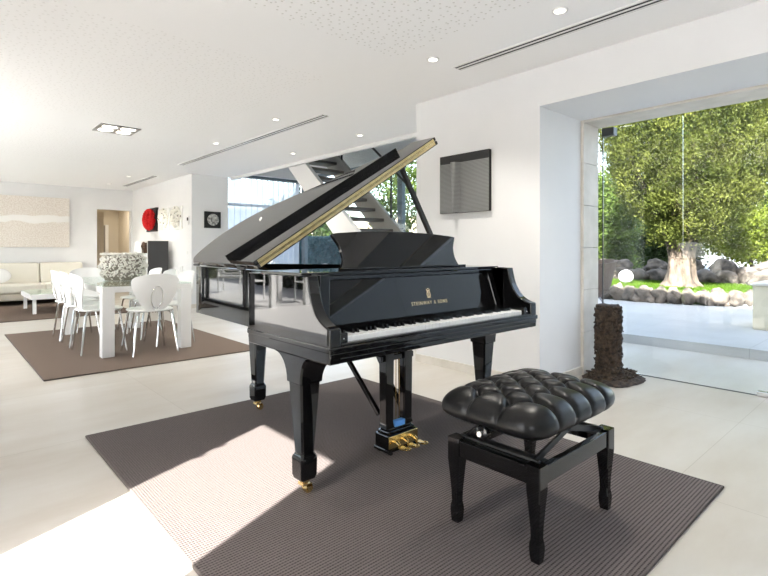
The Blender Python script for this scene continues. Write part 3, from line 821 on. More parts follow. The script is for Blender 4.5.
bm = BM(); box(bm, (SX0 + 0.02, SY0 + 0.025, 0.428), (SX1 - 0.02, SY1 - 0.025, 0.436)); part('seat_board', bm, M['blacksoft'], stool)
for s in (-1, 1):
    x = SX0 - 0.02 if s < 0 else SX1 + 0.02
    bm = BM(); lathe(bm, [(0.012, 0.04 * -s), (0.012, 0), (0.025, 0.003 * s), (0.029, 0.012 * s), (0.025, 0.024 * s), (0.014, 0.028 * s)], (x, scy + 0.005, 0.412), 20, 'X'); kn = part('height_knob', bm, M['black'], stool, smooth=True)
    bm = BM(); lathe(bm, [(0.012, 0.028 * s), (0.012, 0.035 * s), (0.008, 0.038 * s)], (x, scy + 0.005, 0.412), 14, 'X'); part('knob_cap', bm, M['chrome'], kn, smooth=True, label='chrome knob cap')
# tufted cushion: closed surface, top displaced by buttons
CX0, CX1, CY0, CY1, CZ0, CZ1 = SX0 - 0.042, SX1 + 0.04, SY0 - 0.018, SY1 + 0.04, 0.408, 0.522
btn = []
dxb = (CX1 - CX0) * 0.185; dyb = (CY1 - CY0) * 0.15
for j, k_ in ((-2, 4), (-1, 5), (0, 4), (1, 5), (2, 4)):
    for i in range(k_): btn.append(((CX0 + CX1) / 2 + (i - (k_ - 1) / 2) * dxb, (CY0 + CY1) / 2 + j * dyb))
segs = []
for i, a in enumerate(btn):
    for c in btn[i + 1:]:
        if abs(abs(a[0] - c[0]) - dxb / 2) < 0.005 and abs(abs(a[1] - c[1]) - dyb) < 0.005: segs.append((a, c))
bx0, bx1 = min(p[0] for p in btn), max(p[0] for p in btn); by0, by1 = min(p[1] for p in btn), max(p[1] for p in btn)
for p in btn:   # pleats running to the borders
    if abs(p[0] - bx0) < 1e-3: segs.append((p, (CX0 - 0.05, p[1])))
    if abs(p[0] - bx1) < 1e-3: segs.append((p, (CX1 + 0.05, p[1])))
    if abs(p[1] - by0) < 1e-3: segs.append((p, (p[0], CY0 - 0.05)))
    if abs(p[1] - by1) < 1e-3: segs.append((p, (p[0], CY1 + 0.05)))
SA = np.array([s[0] for s in segs]); SB = np.array([s[1] for s in segs]); BT = np.array(btn)
bm = BM(); NX, NY = 132, 96
cxm, cym = (CX0 + CX1) / 2, (CY0 + CY1) / 2; ax, ay = (CX1 - CX0) / 2, (CY1 - CY0) / 2
grid_t, grid_b = [], []
for j in range(NY + 1):
    rt, rb = [], []
    for i in range(NX + 1):
        s = -1 + 2 * i / NX; t = -1 + 2 * j / NY
        s = math.sin(s * PI / 2) * 0.55 + s * 0.45; t = math.sin(t * PI / 2) * 0.55 + t * 0.45
        # rounded rectangle map
        edge = max(abs(s), abs(t)); mm_ = max(edge, 1e-6)
        k = 1 / max(1e-6, (abs(s) / mm_) ** 7 + (abs(t) / mm_) ** 7) ** (1 / 7) if edge > 1e-5 else 1
        s *= k; t *= k
        x = cxm + ax * s; y = cym + ay * t
        q = max(0.0, 1 - edge ** 7.0) ** 0.5
        P_ = np.array((x, y)); ba = SB - SA; tt = np.clip(((P_ - SA) * ba).sum(1) / (ba * ba).sum(1), 0, 1)
        ds = np.sqrt((((SA + ba * tt[:, None]) - P_) ** 2).sum(1)).min(); db = np.sqrt(((BT - P_) ** 2).sum(1)).min()
        dent = 0.021 * math.exp(-(ds / 0.010) ** 1.15) + 0.024 * math.exp(-(db / 0.018) ** 1.5)
        mid = (CZ0 + 0.052)
        zt = mid + (CZ1 + 0.004 - mid) * q + 0.020 * (1 - s * s) * (1 - t * t) - dent * (0.35 + 0.65 * q)
        zb = mid - (mid - CZ0) * q
        # pleats pull the border in
        pin = 0.006 * math.exp(-(ds / 0.012) ** 1.4) * (edge ** 8)
        x -= pin * s; y -= pin * t
        rt.append(bm.verts.new((x, y, zt)))
        rb.append(rt[-1] if i in (0, NX) or j in (0, NY) else bm.verts.new((x, y, zb)))
    grid_t.append(rt); grid_b.append(rb)
for j in range(NY):
    for i in range(NX):
        bm.faces.new((grid_t[j][i], grid_t[j][i + 1], grid_t[j + 1][i + 1], grid_t[j + 1][i]))
        f = (grid_b[j + 1][i], grid_b[j + 1][i + 1], grid_b[j][i + 1], grid_b[j][i])
        if len(set(f)) == 4: 
            try: bm.faces.new(f)
            except ValueError: pass
zlook = {}
seat = part('seat_cushion', bm, M['leather'], stool, smooth='all')
for p in btn:
    s = (p[0] - cxm) / ax; t = (p[1] - cym) / ay
    z = CZ1 + 0.020 * (1 - s * s) * (1 - t * t) - 0.038
    bm = BM(); ball(bm, (p[0], p[1], z), 0.009, 12, 8, (1, 1, 0.55)); part('button', bm, M['leather'], seat, smooth='all')

# ------------------------------------------------------------------ wall art near the piano
r = thing('wall_relief', 'square grey ribbed relief with a vertical fold on the wall right of the piano', 'picture', (3.43, 2.725, 1.385))
bm = BM(); box(bm, (3.395, 2.457, 1.385), (3.428, 2.992, 1.895)); part('panel', bm, M['blackpanel'], r)
mrel = mat('grey_ribbed_relief', (0.16, 0.165, 0.165), 0.6)
nn, ll, bb = nodes(mrel); wv = nn.new('ShaderNodeTexWave'); wv.bands_direction = 'Z'; wv.inputs['Scale'].default_value = 28; wv.inputs['Distortion'].default_value = 0.6
ll.new(coords(mrel), wv.inputs['Vector']); ll.new(ramp(mrel, wv.outputs['Fac'], [(0.1, (0.13, 0.13, 0.13)), (0.9, (0.26, 0.265, 0.265))]), bb.inputs['Base Color']); bump(mrel, wv.outputs['Fac'], 0.5, 0.004)
bm = BM(); N_ = 60; A, B = [], []
def relx(y, z):
    c_ = 2.802 - 0.01 * (1 - (z - 1.39) / 0.43); wd_ = 0.022 + 0.022 * (z - 1.39) / 0.43
    q = (y - c_) / wd_
    return 3.3935 - (0.06 * (1 - q * q) ** 0.5 if abs(q) < 1 else 0)
rows = []
for k in range(9):
    z = 1.385 + (1.823 - 1.385) * k / 8
    rows.append([bm.verts.new((relx(2.457 + 0.535 * i / N_, z), 2.457 + 0.535 * i / N_, z)) for i in range(N_ + 1)])
for k in range(8):
    for i in range(N_): bm.faces.new((rows[k][i], rows[k][i + 1], rows[k + 1][i + 1], rows[k + 1][i]))
part('ribbed_sheet', bm, mrel, r, smooth=True)

# ------------------------------------------------------------------ bark sculpture by the glass
sculp = thing('bark_column', 'dark bark covered column on a flat spreading base beside the stone jamb', 'sculpture', (4.13, 1.80, 0))
from mathutils import noise as mnoise
bm = BM(); rings = []
for k in range(46):
    z = 0.03 + 0.575 * k / 45; ring = []
    for q in range(56):
        a = 2 * PI * q / 56; d = Vector((math.cos(a) * 0.1, math.sin(a) * 0.1, z))
        rr = 0.094 + 0.026 * mnoise.noise(d * 26) + 0.018 * mnoise.noise(d * 55) + (0.03 * math.exp(-(z - 0.03) / 0.03))
        ring.append((4.13 + rr * math.cos(a), 1.80 + rr * math.sin(a), z + 0.012 * mnoise.noise(d * 40 + Vector((9, 0, 0)))))
    rings.append(ring)
loft(bm, rings); part('column', bm, M['bark'], sculp, smooth='all')
bm = BM(); NR, NA = 22, 72; rings = []
for k in range(NR + 1):
    f = k / NR; ring = []
    for q in range(NA):
        a = 2 * PI * q / NA
        lim = 0.31 + 0.05 * mnoise.noise(Vector((math.cos(a) * 2.2, math.sin(a) * 2.2, 3))) + 0.02 * mnoise.noise(Vector((math.cos(a) * 9, math.sin(a) * 9, 5)))
        ra = max(0.02, f) * lim; x = ra * math.cos(a) + 0.02; y = ra * math.sin(a) * 0.72 - 0.03
        z = (0.028 + 0.02 * (1 - f)) * (1 - f ** 6) + 0.022 * mnoise.noise(Vector((x * 22, y * 22, 1))) * (1 - f ** 4) + 0.004
        ring.append((4.13 + x, 1.80 + y, max(0.002, z)))
    rings.append(ring)
bm2 = bm; loft(bm2, rings, cap=False); bm2.faces.new([bm2.verts[0]] ) if False else None
part('base', bm2, M['bark'], sculp, smooth='all')
bm = BM()
for k in range(420):
    if k < 260:
        a = random.uniform(0, 2 * PI); z = random.uniform(0.05, 0.60); c = Vector((4.13 + 0.1 * math.cos(a), 1.80 + 0.1 * math.sin(a), z)); nrm = Vector((math.cos(a), math.sin(a), random.uniform(-0.4, 0.6)))
    else:
        a = random.uniform(0, 2 * PI); rr = random.uniform(0.1, 0.25); c = Vector((4.15 + rr * math.cos(a), 1.77 + rr * 0.72 * math.sin(a), 0.045)); nrm = Vector((random.uniform(-.5, .5), random.uniform(-.5, .5), 1))
    nrm.normalize(); t = nrm.orthogonal().normalized(); t = Matrix.Rotation(random.uniform(0, 6.28), 3, nrm) @ t; s = nrm.cross(t)
    L_, W_ = random.uniform(0.012, 0.03), random.uniform(0.006, 0.014)
    pts = [c + t * (L_ * i) + s * (W_ * j) + nrm * random.uniform(-0.002, 0.010) for i, j in ((-1, -0.6), (0.2, -1), (1, 0.1), (0.1, 1), (-0.8, 0.7))]
    vs = [bm.verts.new(p) for p in pts]; vb = [bm.verts.new(p - nrm * 0.007) for p in pts]
    bm.faces.new(vs); bm.faces.new(vb[::-1])
    for i in range(5): bm.faces.new((vs[i], vb[i], vb[(i + 1) % 5], vs[(i + 1) % 5]))
ch = part('bark_chips', bm, M['bark'], sculp); ch['kind'] = 'stuff'

# ------------------------------------------------------------------ DINING SET
TX0, TX1, TY0, TY1 = 1.215, 2.075, 5.39, 7.29
tab = thing('dining_table', 'white dining table with glass top on the brown woven rug', 'table', ((TX0 + TX1) / 2, (TY0 + TY1) / 2, 0.012))
for x in (TX0 + 0.055, TX1 - 0.055):
    for y in (TY0 + 0.055, TY1 - 0.055):
        bm = BM(); box(bm, (x - 0.055, y - 0.055, 0.0125), (x + 0.055, y + 0.055, 0.70)); part('leg', bm, M['white'], tab, bevel=0.003)
bm = BM(); box(bm, (TX0 + 0.11, TY0 + 0.005, 0.64), (TX1 - 0.11, TY0 + 0.04, 0.70)); box(bm, (TX0 + 0.11, TY1 - 0.04, 0.64), (TX1 - 0.11, TY1 - 0.005, 0.70))
box(bm, (TX0 + 0.005, TY0 + 0.11, 0.64), (TX0 + 0.04, TY1 - 0.11, 0.70)); box(bm, (TX1 - 0.04, TY0 + 0.11, 0.64), (TX1 - 0.005, TY1 - 0.11, 0.70)); part('frame', bm, M['white'], tab, bevel=0.002)
bm = BM(); box(bm, (TX0, TY0, 0.7005), (TX1, TY1, 0.714)); part('glass_top', bm, M['tableglass'], tab, bevel=0.002)

chair = thing('dining_chair', 'white shell dining chair at the near end of the table, back to the viewer', 'chair', (1.665, 5.445, 0.0135), 0, 'white dining chairs around the glass table')
# local, faces +Y
def chair_parts(root):
    bm = BM(); NU, NV = 14, 18; F, K = [], []
    hw = [(0, 0.075), (0.10, 0.115), (0.25, 0.155), (0.45, 0.195), (0.65, 0.222), (0.80, 0.230), (0.90, 0.218), (0.96, 0.190), (1.0, 0.135)]
    def hwf(s):
        for (a, p), (b_, q) in zip(hw, hw[1:]):
            if s <= b_: return p + (q - p) * (s - a) / (b_ - a)
        return hw[-1][1]
    for j in range(NV + 1):
        s = j / NV; h = hwf(s); f, k = [], []
        z0_ = 0.435 + 0.375 * s; y0_ = -0.165 - 0.085 * s
        for i in range(NU + 1):
            t = -1 + 2 * i / NU; x = h * t; y = y0_ + 0.8 * x * x * (0.6 + s) - 0.012 * math.sin(PI * s); z = z0_ - 0.012 * s * t * t
            f.append(bm.verts.new((x, y, z))); k.append(bm.verts.new((x, y - 0.012, z - 0.001)))
        F.append(f); K.append(k)
    for j in range(NV):
        for i in range(NU):
            bm.faces.new((F[j][i], F[j][i + 1], F[j + 1][i + 1], F[j + 1][i])); bm.faces.new((K[j][i + 1], K[j][i], K[j + 1][i], K[j + 1][i + 1]))
    for j in range(NV):
        for i in (0, NU): bm.faces.new((F[j][i], K[j][i], K[j + 1][i], F[j + 1][i]))
    for i in range(NU):
        for j in (0, NV): bm.faces.new((F[j][i], F[j][i + 1], K[j][i + 1], K[j][i]))
    part('backrest', bm, M['shell'], root, smooth=True, world=False)
    bm = BM(); out = []
    for q in range(36):
        a = 2 * PI * q / 36; c, s = math.cos(a), math.sin(a)
        out.append((0.215 * math.copysign(abs(c) ** 0.8, c), 0.215 * math.copysign(abs(s) ** 0.85, s)))
    prs = [(0.95, 0.428), (1.0, 0.436), (1.0, 0.444), (0.96, 0.449), (0.6, 0.440), (0.2, 0.437)]
    loft(bm, [[(x * k, y * k, z) for x, y in out] for k, z in prs]); part('seat', bm, M['shell'], root, smooth=True, world=False)
    for sx_ in (-1, 1):
        for sy_ in (-1, 1):
            bm = BM(); tube(bm, [(sx_ * 0.13, sy_ * 0.11, 0.425), (sx_ * 0.155, sy_ * 0.14, 0.418), (sx_ * 0.168, sy_ * 0.155, 0.39), (sx_ * 0.215, sy_ * 0.205, 0.001)], 0.0105, 8)
            part('leg', bm, M['chrome'], root, smooth=True, world=False)
    bm = BM(); bar(bm, (-0.14, 0.11, 0.422), (0.14, 0.11, 0.422), 0.02, 0.01); bar(bm, (-0.14, -0.11, 0.422), (0.14, -0.11, 0.422), 0.02, 0.01); part('seat_bracket', bm, M['steel'], root, world=False)
    pts = []
    for q in range(21):
        a = -PI / 2 + 0.28 + (2 * PI - 0.56) * q / 20
        s = 0.36 + 0.30 * math.sin(a); x = 0.058 * math.cos(a) * (0.8 + 0.35 * (s))
        pts.append((x, -0.185 - 0.085 * s - 0.012, 0.435 + 0.375 * s))
    pts = [(0.028, -0.14, 0.415)] + pts + [(-0.028, -0.14, 0.415)]
    pts[0], pts[-1] = (pts[1][0], -0.14, 0.418), (pts[-2][0], -0.14, 0.418)
    bm = BM(); tube(bm, spline(pts, 3), 0.006, 8); part('back_loop', bm, M['chrome'], root, smooth=True, world=False)


chair_parts(chair)
G = 'white dining chairs around the glass table'
for x, y, rz, la in ((1.29, 5.85, -PI / 2, 'white dining chair on the left side of the table, nearest of the three'),
                     (1.29, 6.40, -PI / 2, 'white dining chair on the left side of the table, middle of the three'),
                     (1.29, 6.95, -PI / 2, 'white dining chair on the left side of the table, farthest of the three'),
                     (2.0, 5.85, PI / 2, 'white dining chair on the right side of the table, nearest of the three'),
                     (2.0, 6.40, PI / 2, 'white dining chair on the right side of the table, middle of the three'),
                     (2.0, 6.95, PI / 2, 'white dining chair on the right side of the table, farthest of the three'),
                     (1.56, 7.43, PI, 'white dining chair at the far end of the table by the sofa')):
    dup(chair, (x, y, 0.0135), rz, la, G)
dup(chair, (4.62, 7.35, 0.0), 0.5, 'white chair behind the piano under the stair, left of two', 'spare white chairs under the stair')
dup(chair, (5.25, 7.75, 0.0), 0.4, 'white chair behind the piano under the stair, right of two', 'spare white chairs under the stair')

# white textured drum on the table
drum = thing('woven_drum', 'white knobbly drum shaped bowl on the glass dining table', 'ornament', (1.66, 6.38, 0.7145))
m = mat('white_ceramic_chips', (0.8, 0.78, 0.72), 0.6); M['chips'] = m
bm = BM(); rings = []
for k in range(17):
    f = k / 16; z = 0.7148 + 0.30 * f; rr = 0.235 * (0.86 + 0.14 * math.sin(PI * f)) * (1 - max(0, f - 0.78) ** 2 * 7) * (1 - 0.06 * math.cos(f * 6 * PI))
    rings.append([(1.66 + rr * math.cos(2 * PI * q / 40), 6.38 + rr * math.sin(2 * PI * q / 40), z) for q in range(40)])
loft(bm, rings); part('body', bm, mat('drum_core', (0.26, 0.24, 0.20), 0.9), drum, smooth=True)
bm = BM()
for k in range(1350):
    a = random.uniform(0, 2 * PI); f = random.random() ** 0.9; z = 0.73 + 0.285 * f
    rr = 0.235 * (0.86 + 0.14 * math.sin(PI * f)) * (1 - max(0, f - 0.78) ** 2 * 7) * (1 - 0.06 * math.cos(f * 6 * PI))
    if random.random() < 0.22: rr *= random.random() ** 0.5; z = 1.008
    nrm = Vector((math.cos(a), math.sin(a), 0.1)) if z < 1.0 else Vector((0, 0, 1))
    c = Vector((1.66 + rr * math.cos(a), 6.38 + rr * math.sin(a), z)) + nrm * 0.004
    s_ = random.uniform(0.011, 0.023)
    mm = Matrix.Translation(c) @ Matrix.Rotation(random.uniform(0, 6), 4, Vector((random.random(), random.random(), random.random())).normalized()) @ Matrix.Diagonal((s_, s_ * 0.7, s_ * 0.4, 1))
    bmesh.ops.create_icosphere(bm, subdivisions=1, radius=1, matrix=mm)
ch = part('chips', bm, m, drum); ch['kind'] = 'stuff'

# ------------------------------------------------------------------ SOFA, COFFEE TABLE
sofa = thing('sofa', 'long cream upholstered sofa against the back wall under the pale painting', 'sofa', (1.0, 12.1, 0.0))
bm = BM(); box(bm, (-0.7, 11.64, 0.10), (2.42, 12.6, 0.235)); part('base', bm, M['creambase'], sofa, bevel=0.02)
for i in range(4):
    x0 = -0.7 + i * 0.78
    bm = BM(); box(bm, (x0 + 0.004, 11.60, 0.24), (x0 + 0.776, 12.36, 0.405)); part('seat_cushion', bm, M['cream'], sofa, bevel=0.035)
    bm = BM(); v_ = box(bm, (x0 + 0.006, 12.30, 0.38), (x0 + 0.774, 12.52, 0.80))
    for q in (4, 5): v_[q].co.y += 0.09
    for q in (6, 7): v_[q].co.y += 0.09
    part('back_cushion', bm, M['cream'], sofa, bevel=0.04)
for x in (-0.6, 0.85, 2.3):
    for y in (11.72, 12.5):
        bm = BM(); box(bm, (x - 0.03, y - 0.03, 0.0125), (x + 0.03, y + 0.03, 0.10)); part('leg', bm, M['steel'], sofa)
bm = BM(); box(bm, (2.424, 11.7, 0.12), (2.50, 12.6, 0.56)); part('arm', bm, M['cream'], sofa, bevel=0.025)
bm = BM(); mmm = Matrix.Translation((0.93, 11.98, 0.565)) @ Matrix.Rotation(-0.35, 4, 'X')
bmesh.ops.create_uvsphere(bm, u_segments=20, v_segments=12, radius=1, matrix=mmm @ Matrix.Diagonal((0.2, 0.07, 0.15, 1)))
solo('throw_cushion', bm, M['white'], 'white cushion lying on the left of the cream sofa', 'cushion', smooth='all')

ct = thing('coffee_table', 'low white coffee table with glass top in front of the cream sofa', 'table', (1.7, 10.4, 0.012))
for x in (1.235, 2.15):
    for y in (9.87, 10.95):
        bm = BM(); box(bm, (x - 0.025, y - 0.025, 0.0125), (x + 0.025, y + 0.025, 0.25)); part('leg', bm, M['white'], ct)
bm = BM(); box(bm, (1.18, 9.80, 0.25), (2.22, 11.0, 0.335)); part('top', bm, M['white'], ct, bevel=0.004)
bm = BM(); box(bm, (1.18, 9.80, 0.336), (2.22, 11.0, 0.346)); part('glass_sheet', bm, M['tableglass'], ct)

# ------------------------------------------------------------------ ART ON THE FAR WALLS
mp_ = mat('pale_painting', (0.7, 0.64, 0.56), 0.8)
nn, ll, bb = nodes(mp_)
vc = coords(mp_)
sp = nn.new('ShaderNodeSeparateXYZ'); ll.new(vc, sp.inputs[0])
nzv = noise(mp_, vc, 2.5, 4)
ad = nn.new('ShaderNodeMath'); ad.operation = 'MULTIPLY_ADD'; ad.inputs[1].default_value = 0.22; ll.new(nzv, ad.inputs[0]); ll.new(sp.outputs[2], ad.inputs[2])
fine = noise(mp_, vc, 42, 3)
speck = ramp(mp_, fine, [(0.38, (0.66, 0.60, 0.54)), (0.60, (0.79, 0.75, 0.70))])
band = ramp(mp_, ad.outputs[0], [(0.0, (0, 0, 0)), (0.05, (0, 0, 0))])
rr_ = nn.new('ShaderNodeValToRGB'); ll.new(ad.outputs[0], rr_.inputs['Fac']); e = rr_.color_ramp.elements
e[0].position = 0.615; e[0].color = (0, 0, 0, 1); e[1].position = 0.635; e[1].color = (1, 1, 1, 1)
q = e.new(0.755); q.color = (1, 1, 1, 1); q = e.new(0.775); q.color = (0, 0, 0, 1)
mxx = nn.new('ShaderNodeMix'); mxx.data_type = 'RGBA'; ll.new(rr_.outputs[0], mxx.inputs['Factor']); ll.new(speck, mxx.inputs['A']); mxx.inputs['B'].default_value = (0.86, 0.85, 0.83, 1)
ll.new(mxx.outputs['Result'], bb.inputs['Base Color'])
r = thing('painting', 'large pale beige speckled painting with a white band above the sofa', 'picture', (1.3, YB, 1.12))
bm = BM(); box(bm, (0.35, YB - 0.05, 1.12), (2.213, YB - 0.008, 2.18)); part('canvas', bm, mp_, r)
bm = BM(); box(bm, (0.37, YB - 0.008, 1.14), (2.19, YB - 0.001, 2.16)); part('stretcher_frame', bm, M['white'], r)

XA = 3.5
r = thing('red_relief', 'black square panel with a round spiky red relief on the dining wall', 'picture', (XA, 11.2, 1.45))
bm = BM(); box(bm, (XA - 0.05, 10.87, 1.45), (XA - 0.002, 11.5, 1.95)); part('panel', bm, M['blackpanel'], r)
bm = BM(); cc = Vector((XA - 0.12, 11.10, 1.70))
ball(bm, cc, 0.19, 20, 12, (0.42, 1.0, 1.0))
for k in range(420):
    d = Vector((rng.normal(), rng.normal(), rng.normal())).normalized(); p = cc + Vector((d.x * 0.08, d.y * 0.19, d.z * 0.19)); q = p + d * 0.04
    tube(bm, [p, q], [0.016, 0.012], 5)
part('red_ball', bm, colnoise('red_felt_spikes', (0.62, 0.006, 0.008), (0.75, 0.02, 0.02), 20, 0.8), r, label='round spiky red relief')
for y0, y1, la in ((10.17, 10.82, 'white square relief with a dotted round motif, beside the red one'), (9.5, 10.1, 'white square relief with a dotted round motif, nearest the corner')):
    r = thing('white_relief', la, 'picture', (XA, (y0 + y1) / 2, 1.46), 0, 'white reliefs on the dining wall')
    bm = BM(); box(bm, (XA - 0.03, y0, 1.46), (XA - 0.002, y1, 1.90)); part('panel', bm, M['white'], r)
    bm = BM(); bd = BM()
    for k in range(170):
        a = random.uniform(0, 2 * PI); q = math.sqrt(random.random()); y = (y0 + y1) / 2 + 0.27 * q * math.cos(a); z = 1.69 + 0.20 * q * math.sin(a)
        lit = random.random() < 0.9; ball(bm if lit else bd, (XA - 0.034 - 0.05 * (1 - q * q), y, z), random.uniform(0.014, 0.03) if lit else 0.017, 8, 6)
    part('pebble_motif', bm, M['chips'], r, smooth='all')['kind'] = 'stuff'; part('dark_dots', bd, mat('dark_dots', (0.12, 0.1, 0.08), 0.8), r, smooth='all', label='small dark dots')

r = thing('small_picture', 'small black square picture with a round grey relief, left of the curtain', 'picture', (3.88, 9.08, 1.47))
bm = BM(); box(bm, (3.729, 9.04, 1.47), (4.035, 9.077, 1.775)); part('panel', bm, M['blackpanel'], r)
bm = BM(); lathe(bm, [(0.11, 0.0), (0.105, -0.02), (0.06, -0.028), (0.03, -0.014), (0.002, -0.012)], (3.885, 9.039, 1.625), 28, 'Y'); part('disc', bm, colnoise('grey_relief_disc', (0.12, 0.12, 0.12), (0.6, 0.6, 0.58), 26, 0.6, 0.6, 0.02), r, smooth=True, label='round grey relief disc')

r = thing('thermostat', 'small white thermostat with dark screen on the wall corner', 'thermostat', (XA, 9.2, 1.55))
bm = BM(); box(bm, (XA - 0.02, 9.18, 1.53), (XA - 0.001, 9.27, 1.68)); part('housing', bm, M['plastic'], r)
bm = BM(); box(bm, (XA - 0.022, 9.19, 1.60), (XA - 0.0202, 9.26, 1.66)); part('screen', bm, M['blackpanel'], r)
bm = BM(); box(bm, (XA - 0.012, 9.18, 0.97), (XA - 0.001, 9.40, 1.05))
r = thing('light_switch', 'white light switch below the thermostat on the dining wall', 'switch', (XA, 9.29, 0.97)); part('plate', bm, M['plastic'], r)
bm = BM(); box(bm, (XA - 0.016, 9.20, 0.98), (XA - 0.0121, 9.285, 1.04)); part('rocker', bm, M['white'], r)
r = thing('wall_socket', 'white wall socket low on the dining wall beside the dark cabinet', 'socket', (XA, 9.6, 0.66))
bm = BM(); box(bm, (XA - 0.014, 9.5, 0.62), (XA - 0.001, 9.72, 0.76)); part('plate', bm, M['plastic'], r)
bm = BM(); box(bm, (XA - 0.02, 9.53, 0.65), (XA - 0.0141, 9.60, 0.73)); part('insert', bm, M['white'], r)

cab = thing('tall_cabinet', 'tall cabinet with dark grey front and white side by the dining wall', 'cabinet', (3.2, 10.4, 0))
bm = BM(); box(bm, (3.03, 10.03, 0.0), (3.40, 10.85, 1.235)); part('body', bm, M['white'], cab)
bm = BM(); box(bm, (3.028, 9.995, 0.02), (3.402, 10.029, 1.235)); dr = part('door', bm, M['darkgrey'], cab, bevel=0.003, label='dark grey door')
r = thing('bronze_mask', 'small brown bronze mask on a block at the top of the tall cabinet', 'sculpture', (2.99, 10.25, 1.0))
bm = BM(); ball(bm, (2.985, 10.12, 1.125), 0.085, 16, 12, (0.45, 0.9, 1.1)); ball(bm, (2.952, 10.10, 1.13), 0.022, 8, 6, (1, 0.7, 1.4)); part('head', bm, M['bronze'], r, smooth=True)
bm = BM(); box(bm, (2.97, 10.06, 1.0), (3.0295, 10.19, 1.2)); part('bracket', bm, M['bronze'], r)

# ------------------------------------------------------------------ STAIR
st = thing('staircase', 'open staircase with white stringer and dark treads behind the piano lid', 'stairs', (4.8, 5.8, 0))
SLP = 0.845; XS0, XS1 = 4.33, 5.20
def zl(y): return 1.37 + (y - 5.72) * SLP      # underside line of the stringer
def stringer(x0, x1, mt, nm):
    bm = BM(); pr = [(4.115, 0.0), (4.45, 0.0), (9.05, zl(9.05) - 0.02), (9.05, zl(9.05) + 0.30), (8.7, zl(8.7) + 0.3), (4.115, zl(4.115) + 0.28)]
    prism(bm, pr, lambda u, v, w_: (w_, u, v), x0, x1); return part(nm, bm, mt, st)
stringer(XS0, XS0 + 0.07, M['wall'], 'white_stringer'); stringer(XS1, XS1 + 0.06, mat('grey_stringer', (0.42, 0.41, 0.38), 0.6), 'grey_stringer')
y = 4.42
for k in range(1, 24):
    z = 0.172 * k; yk = 5.72 + (z - 0.14 - 1.37) / SLP + 0.0
    if yk + 0.28 > 9.0 or z > 4.2: break
    bm = BM(); box(bm, (XS0 + 0.071, yk - 0.03, z - 0.045), (XS1 - 0.001, yk + 0.25, z)); part('tread', bm, M['tread'], st)
bm = BM(); pr = [(4.3, zl(4.3) + 0.30), (8.2, zl(8.2) + 0.30), (8.2, zl(8.2) + 1.05), (4.3, zl(4.3) + 1.05)]
prism(bm, pr, lambda u, v, w_: (w_, u, v), XS1 + 0.02, XS1 + 0.032); part('glass_balustrade', bm, M['glass'], st)
bm = BM(); tube(bm, [(XS1 + 0.026, 4.3, zl(4.3) + 1.06), (XS1 + 0.026, 8.2, zl(8.2) + 1.06)], 0.018, 10); part('handrail', bm, M['frame'], st, smooth=True)
for yy in (4.35, 5.6, 6.85, 8.1):
    bm = BM(); box(bm, (XS1 + 0.015, yy - 0.012, zl(yy) + 0.28), (XS1 + 0.037, yy + 0.012, zl(yy) + 1.05)); part('baluster', bm, M['frame'], st)

# sheer curtain
m = D.materials.new('sheer_voile'); m.use_nodes = True; nn = m.node_tree.nodes; ll = m.node_tree.links; nn.clear()
o_ = nn.new('ShaderNodeOutputMaterial'); tr = nn.new('ShaderNodeBsdfTransparent'); df = nn.new('ShaderNodeBsdfDiffuse'); tl = nn.new('ShaderNodeBsdfTranslucent'); ad_ = nn.new('ShaderNodeMixShader'); mx_ = nn.new('ShaderNodeMixShader')
df.inputs['Color'].default_value = (0.80, 0.82, 0.86, 1); tl.inputs['Color'].default_value = (0.80, 0.83, 0.88, 1); ad_.inputs[0].default_value = 0.65; mx_.inputs[0].default_value = 0.78
ll.new(df.outputs[0], ad_.inputs[1]); ll.new(tl.outputs[0], ad_.inputs[2]); ll.new(tr.outputs[0], mx_.inputs[1]); ll.new(ad_.outputs[0], mx_.inputs[2]); ll.new(mx_.outputs[0], o_.inputs['Surface'])
M['voile'] = m
cur = thing('curtain', 'sheer white pleated curtain over the window beyond the piano lid', 'curtain', (5.0, 9.14, 0.0))
bm = BM(); N_ = 260; A, B = [], []
for i in range(N_ + 1):
    f = i / N_; x = 4.23 + 1.58 * f; ph = f * 13 * 2 * PI
    yy = 9.14 + 0.045 * math.sin(ph) + 0.010 * math.sin(2 * ph + 0.6)
    A.append(bm.verts.new((x, yy, 0.03))); B.append(bm.verts.new((x + 0.010 * math.cos(ph), yy, 2.47)))
for i in range(N_): bm.faces.new((A[i], A[i + 1], B[i + 1], B[i]))
part('voile', bm, M['voile'], cur, smooth=True)
bm = BM(); tube(bm, [(4.22, 9.14, 2.495), (5.85, 9.14, 2.495)], 0.014, 8); part('rail', bm, M['steel'], cur, smooth=True)

# ------------------------------------------------------------------ OUTSIDE
bm = BM(); box(bm, (5.88, -9, -0.2), (10.2, 30, 0.10)); struct('floor_terrace', bm, M['terrace'], 'pale tiled garden terrace beyond the glass', 'terrace')
bm = BM(); box(bm, (-30, -14, -0.25), (-1.25, 40, -0.03)); struct('floor_left_terrace', bm, mat('white_terrace_stone', (0.68, 0.67, 0.655), 0.5), 'pale tiled terrace beyond the left openings', 'terrace')
bm = BM(); box(bm, (-1.25, -20, -0.25), (60, -3.25, -0.03)); struct('ground_rear', bm, M['terrace'], 'pale paving behind the house', 'ground')
bm = BM(); box(bm, (10.2, -20, -0.3), (90, 1.6, 0.20)); struct('ground_lawn', bm, M['soil'], 'unseen green ground right of the terrace, darkened to cut bounce', 'ground')  # unseen ground coloured dark to lessen bounced light in the recess
bm = BM(); box(bm, (10.2, 1.6, -0.3), (90, 60, 0.20)); struct('ground', bm, M['gravel'], 'pale driveway ground beyond the lawn', 'ground')
bm = BM(); box(bm, (-1.2, 16.0, -0.25), (10.2, 60, -0.03)); struct('ground_far', bm, M['gravel'], 'ground behind the house', 'ground')


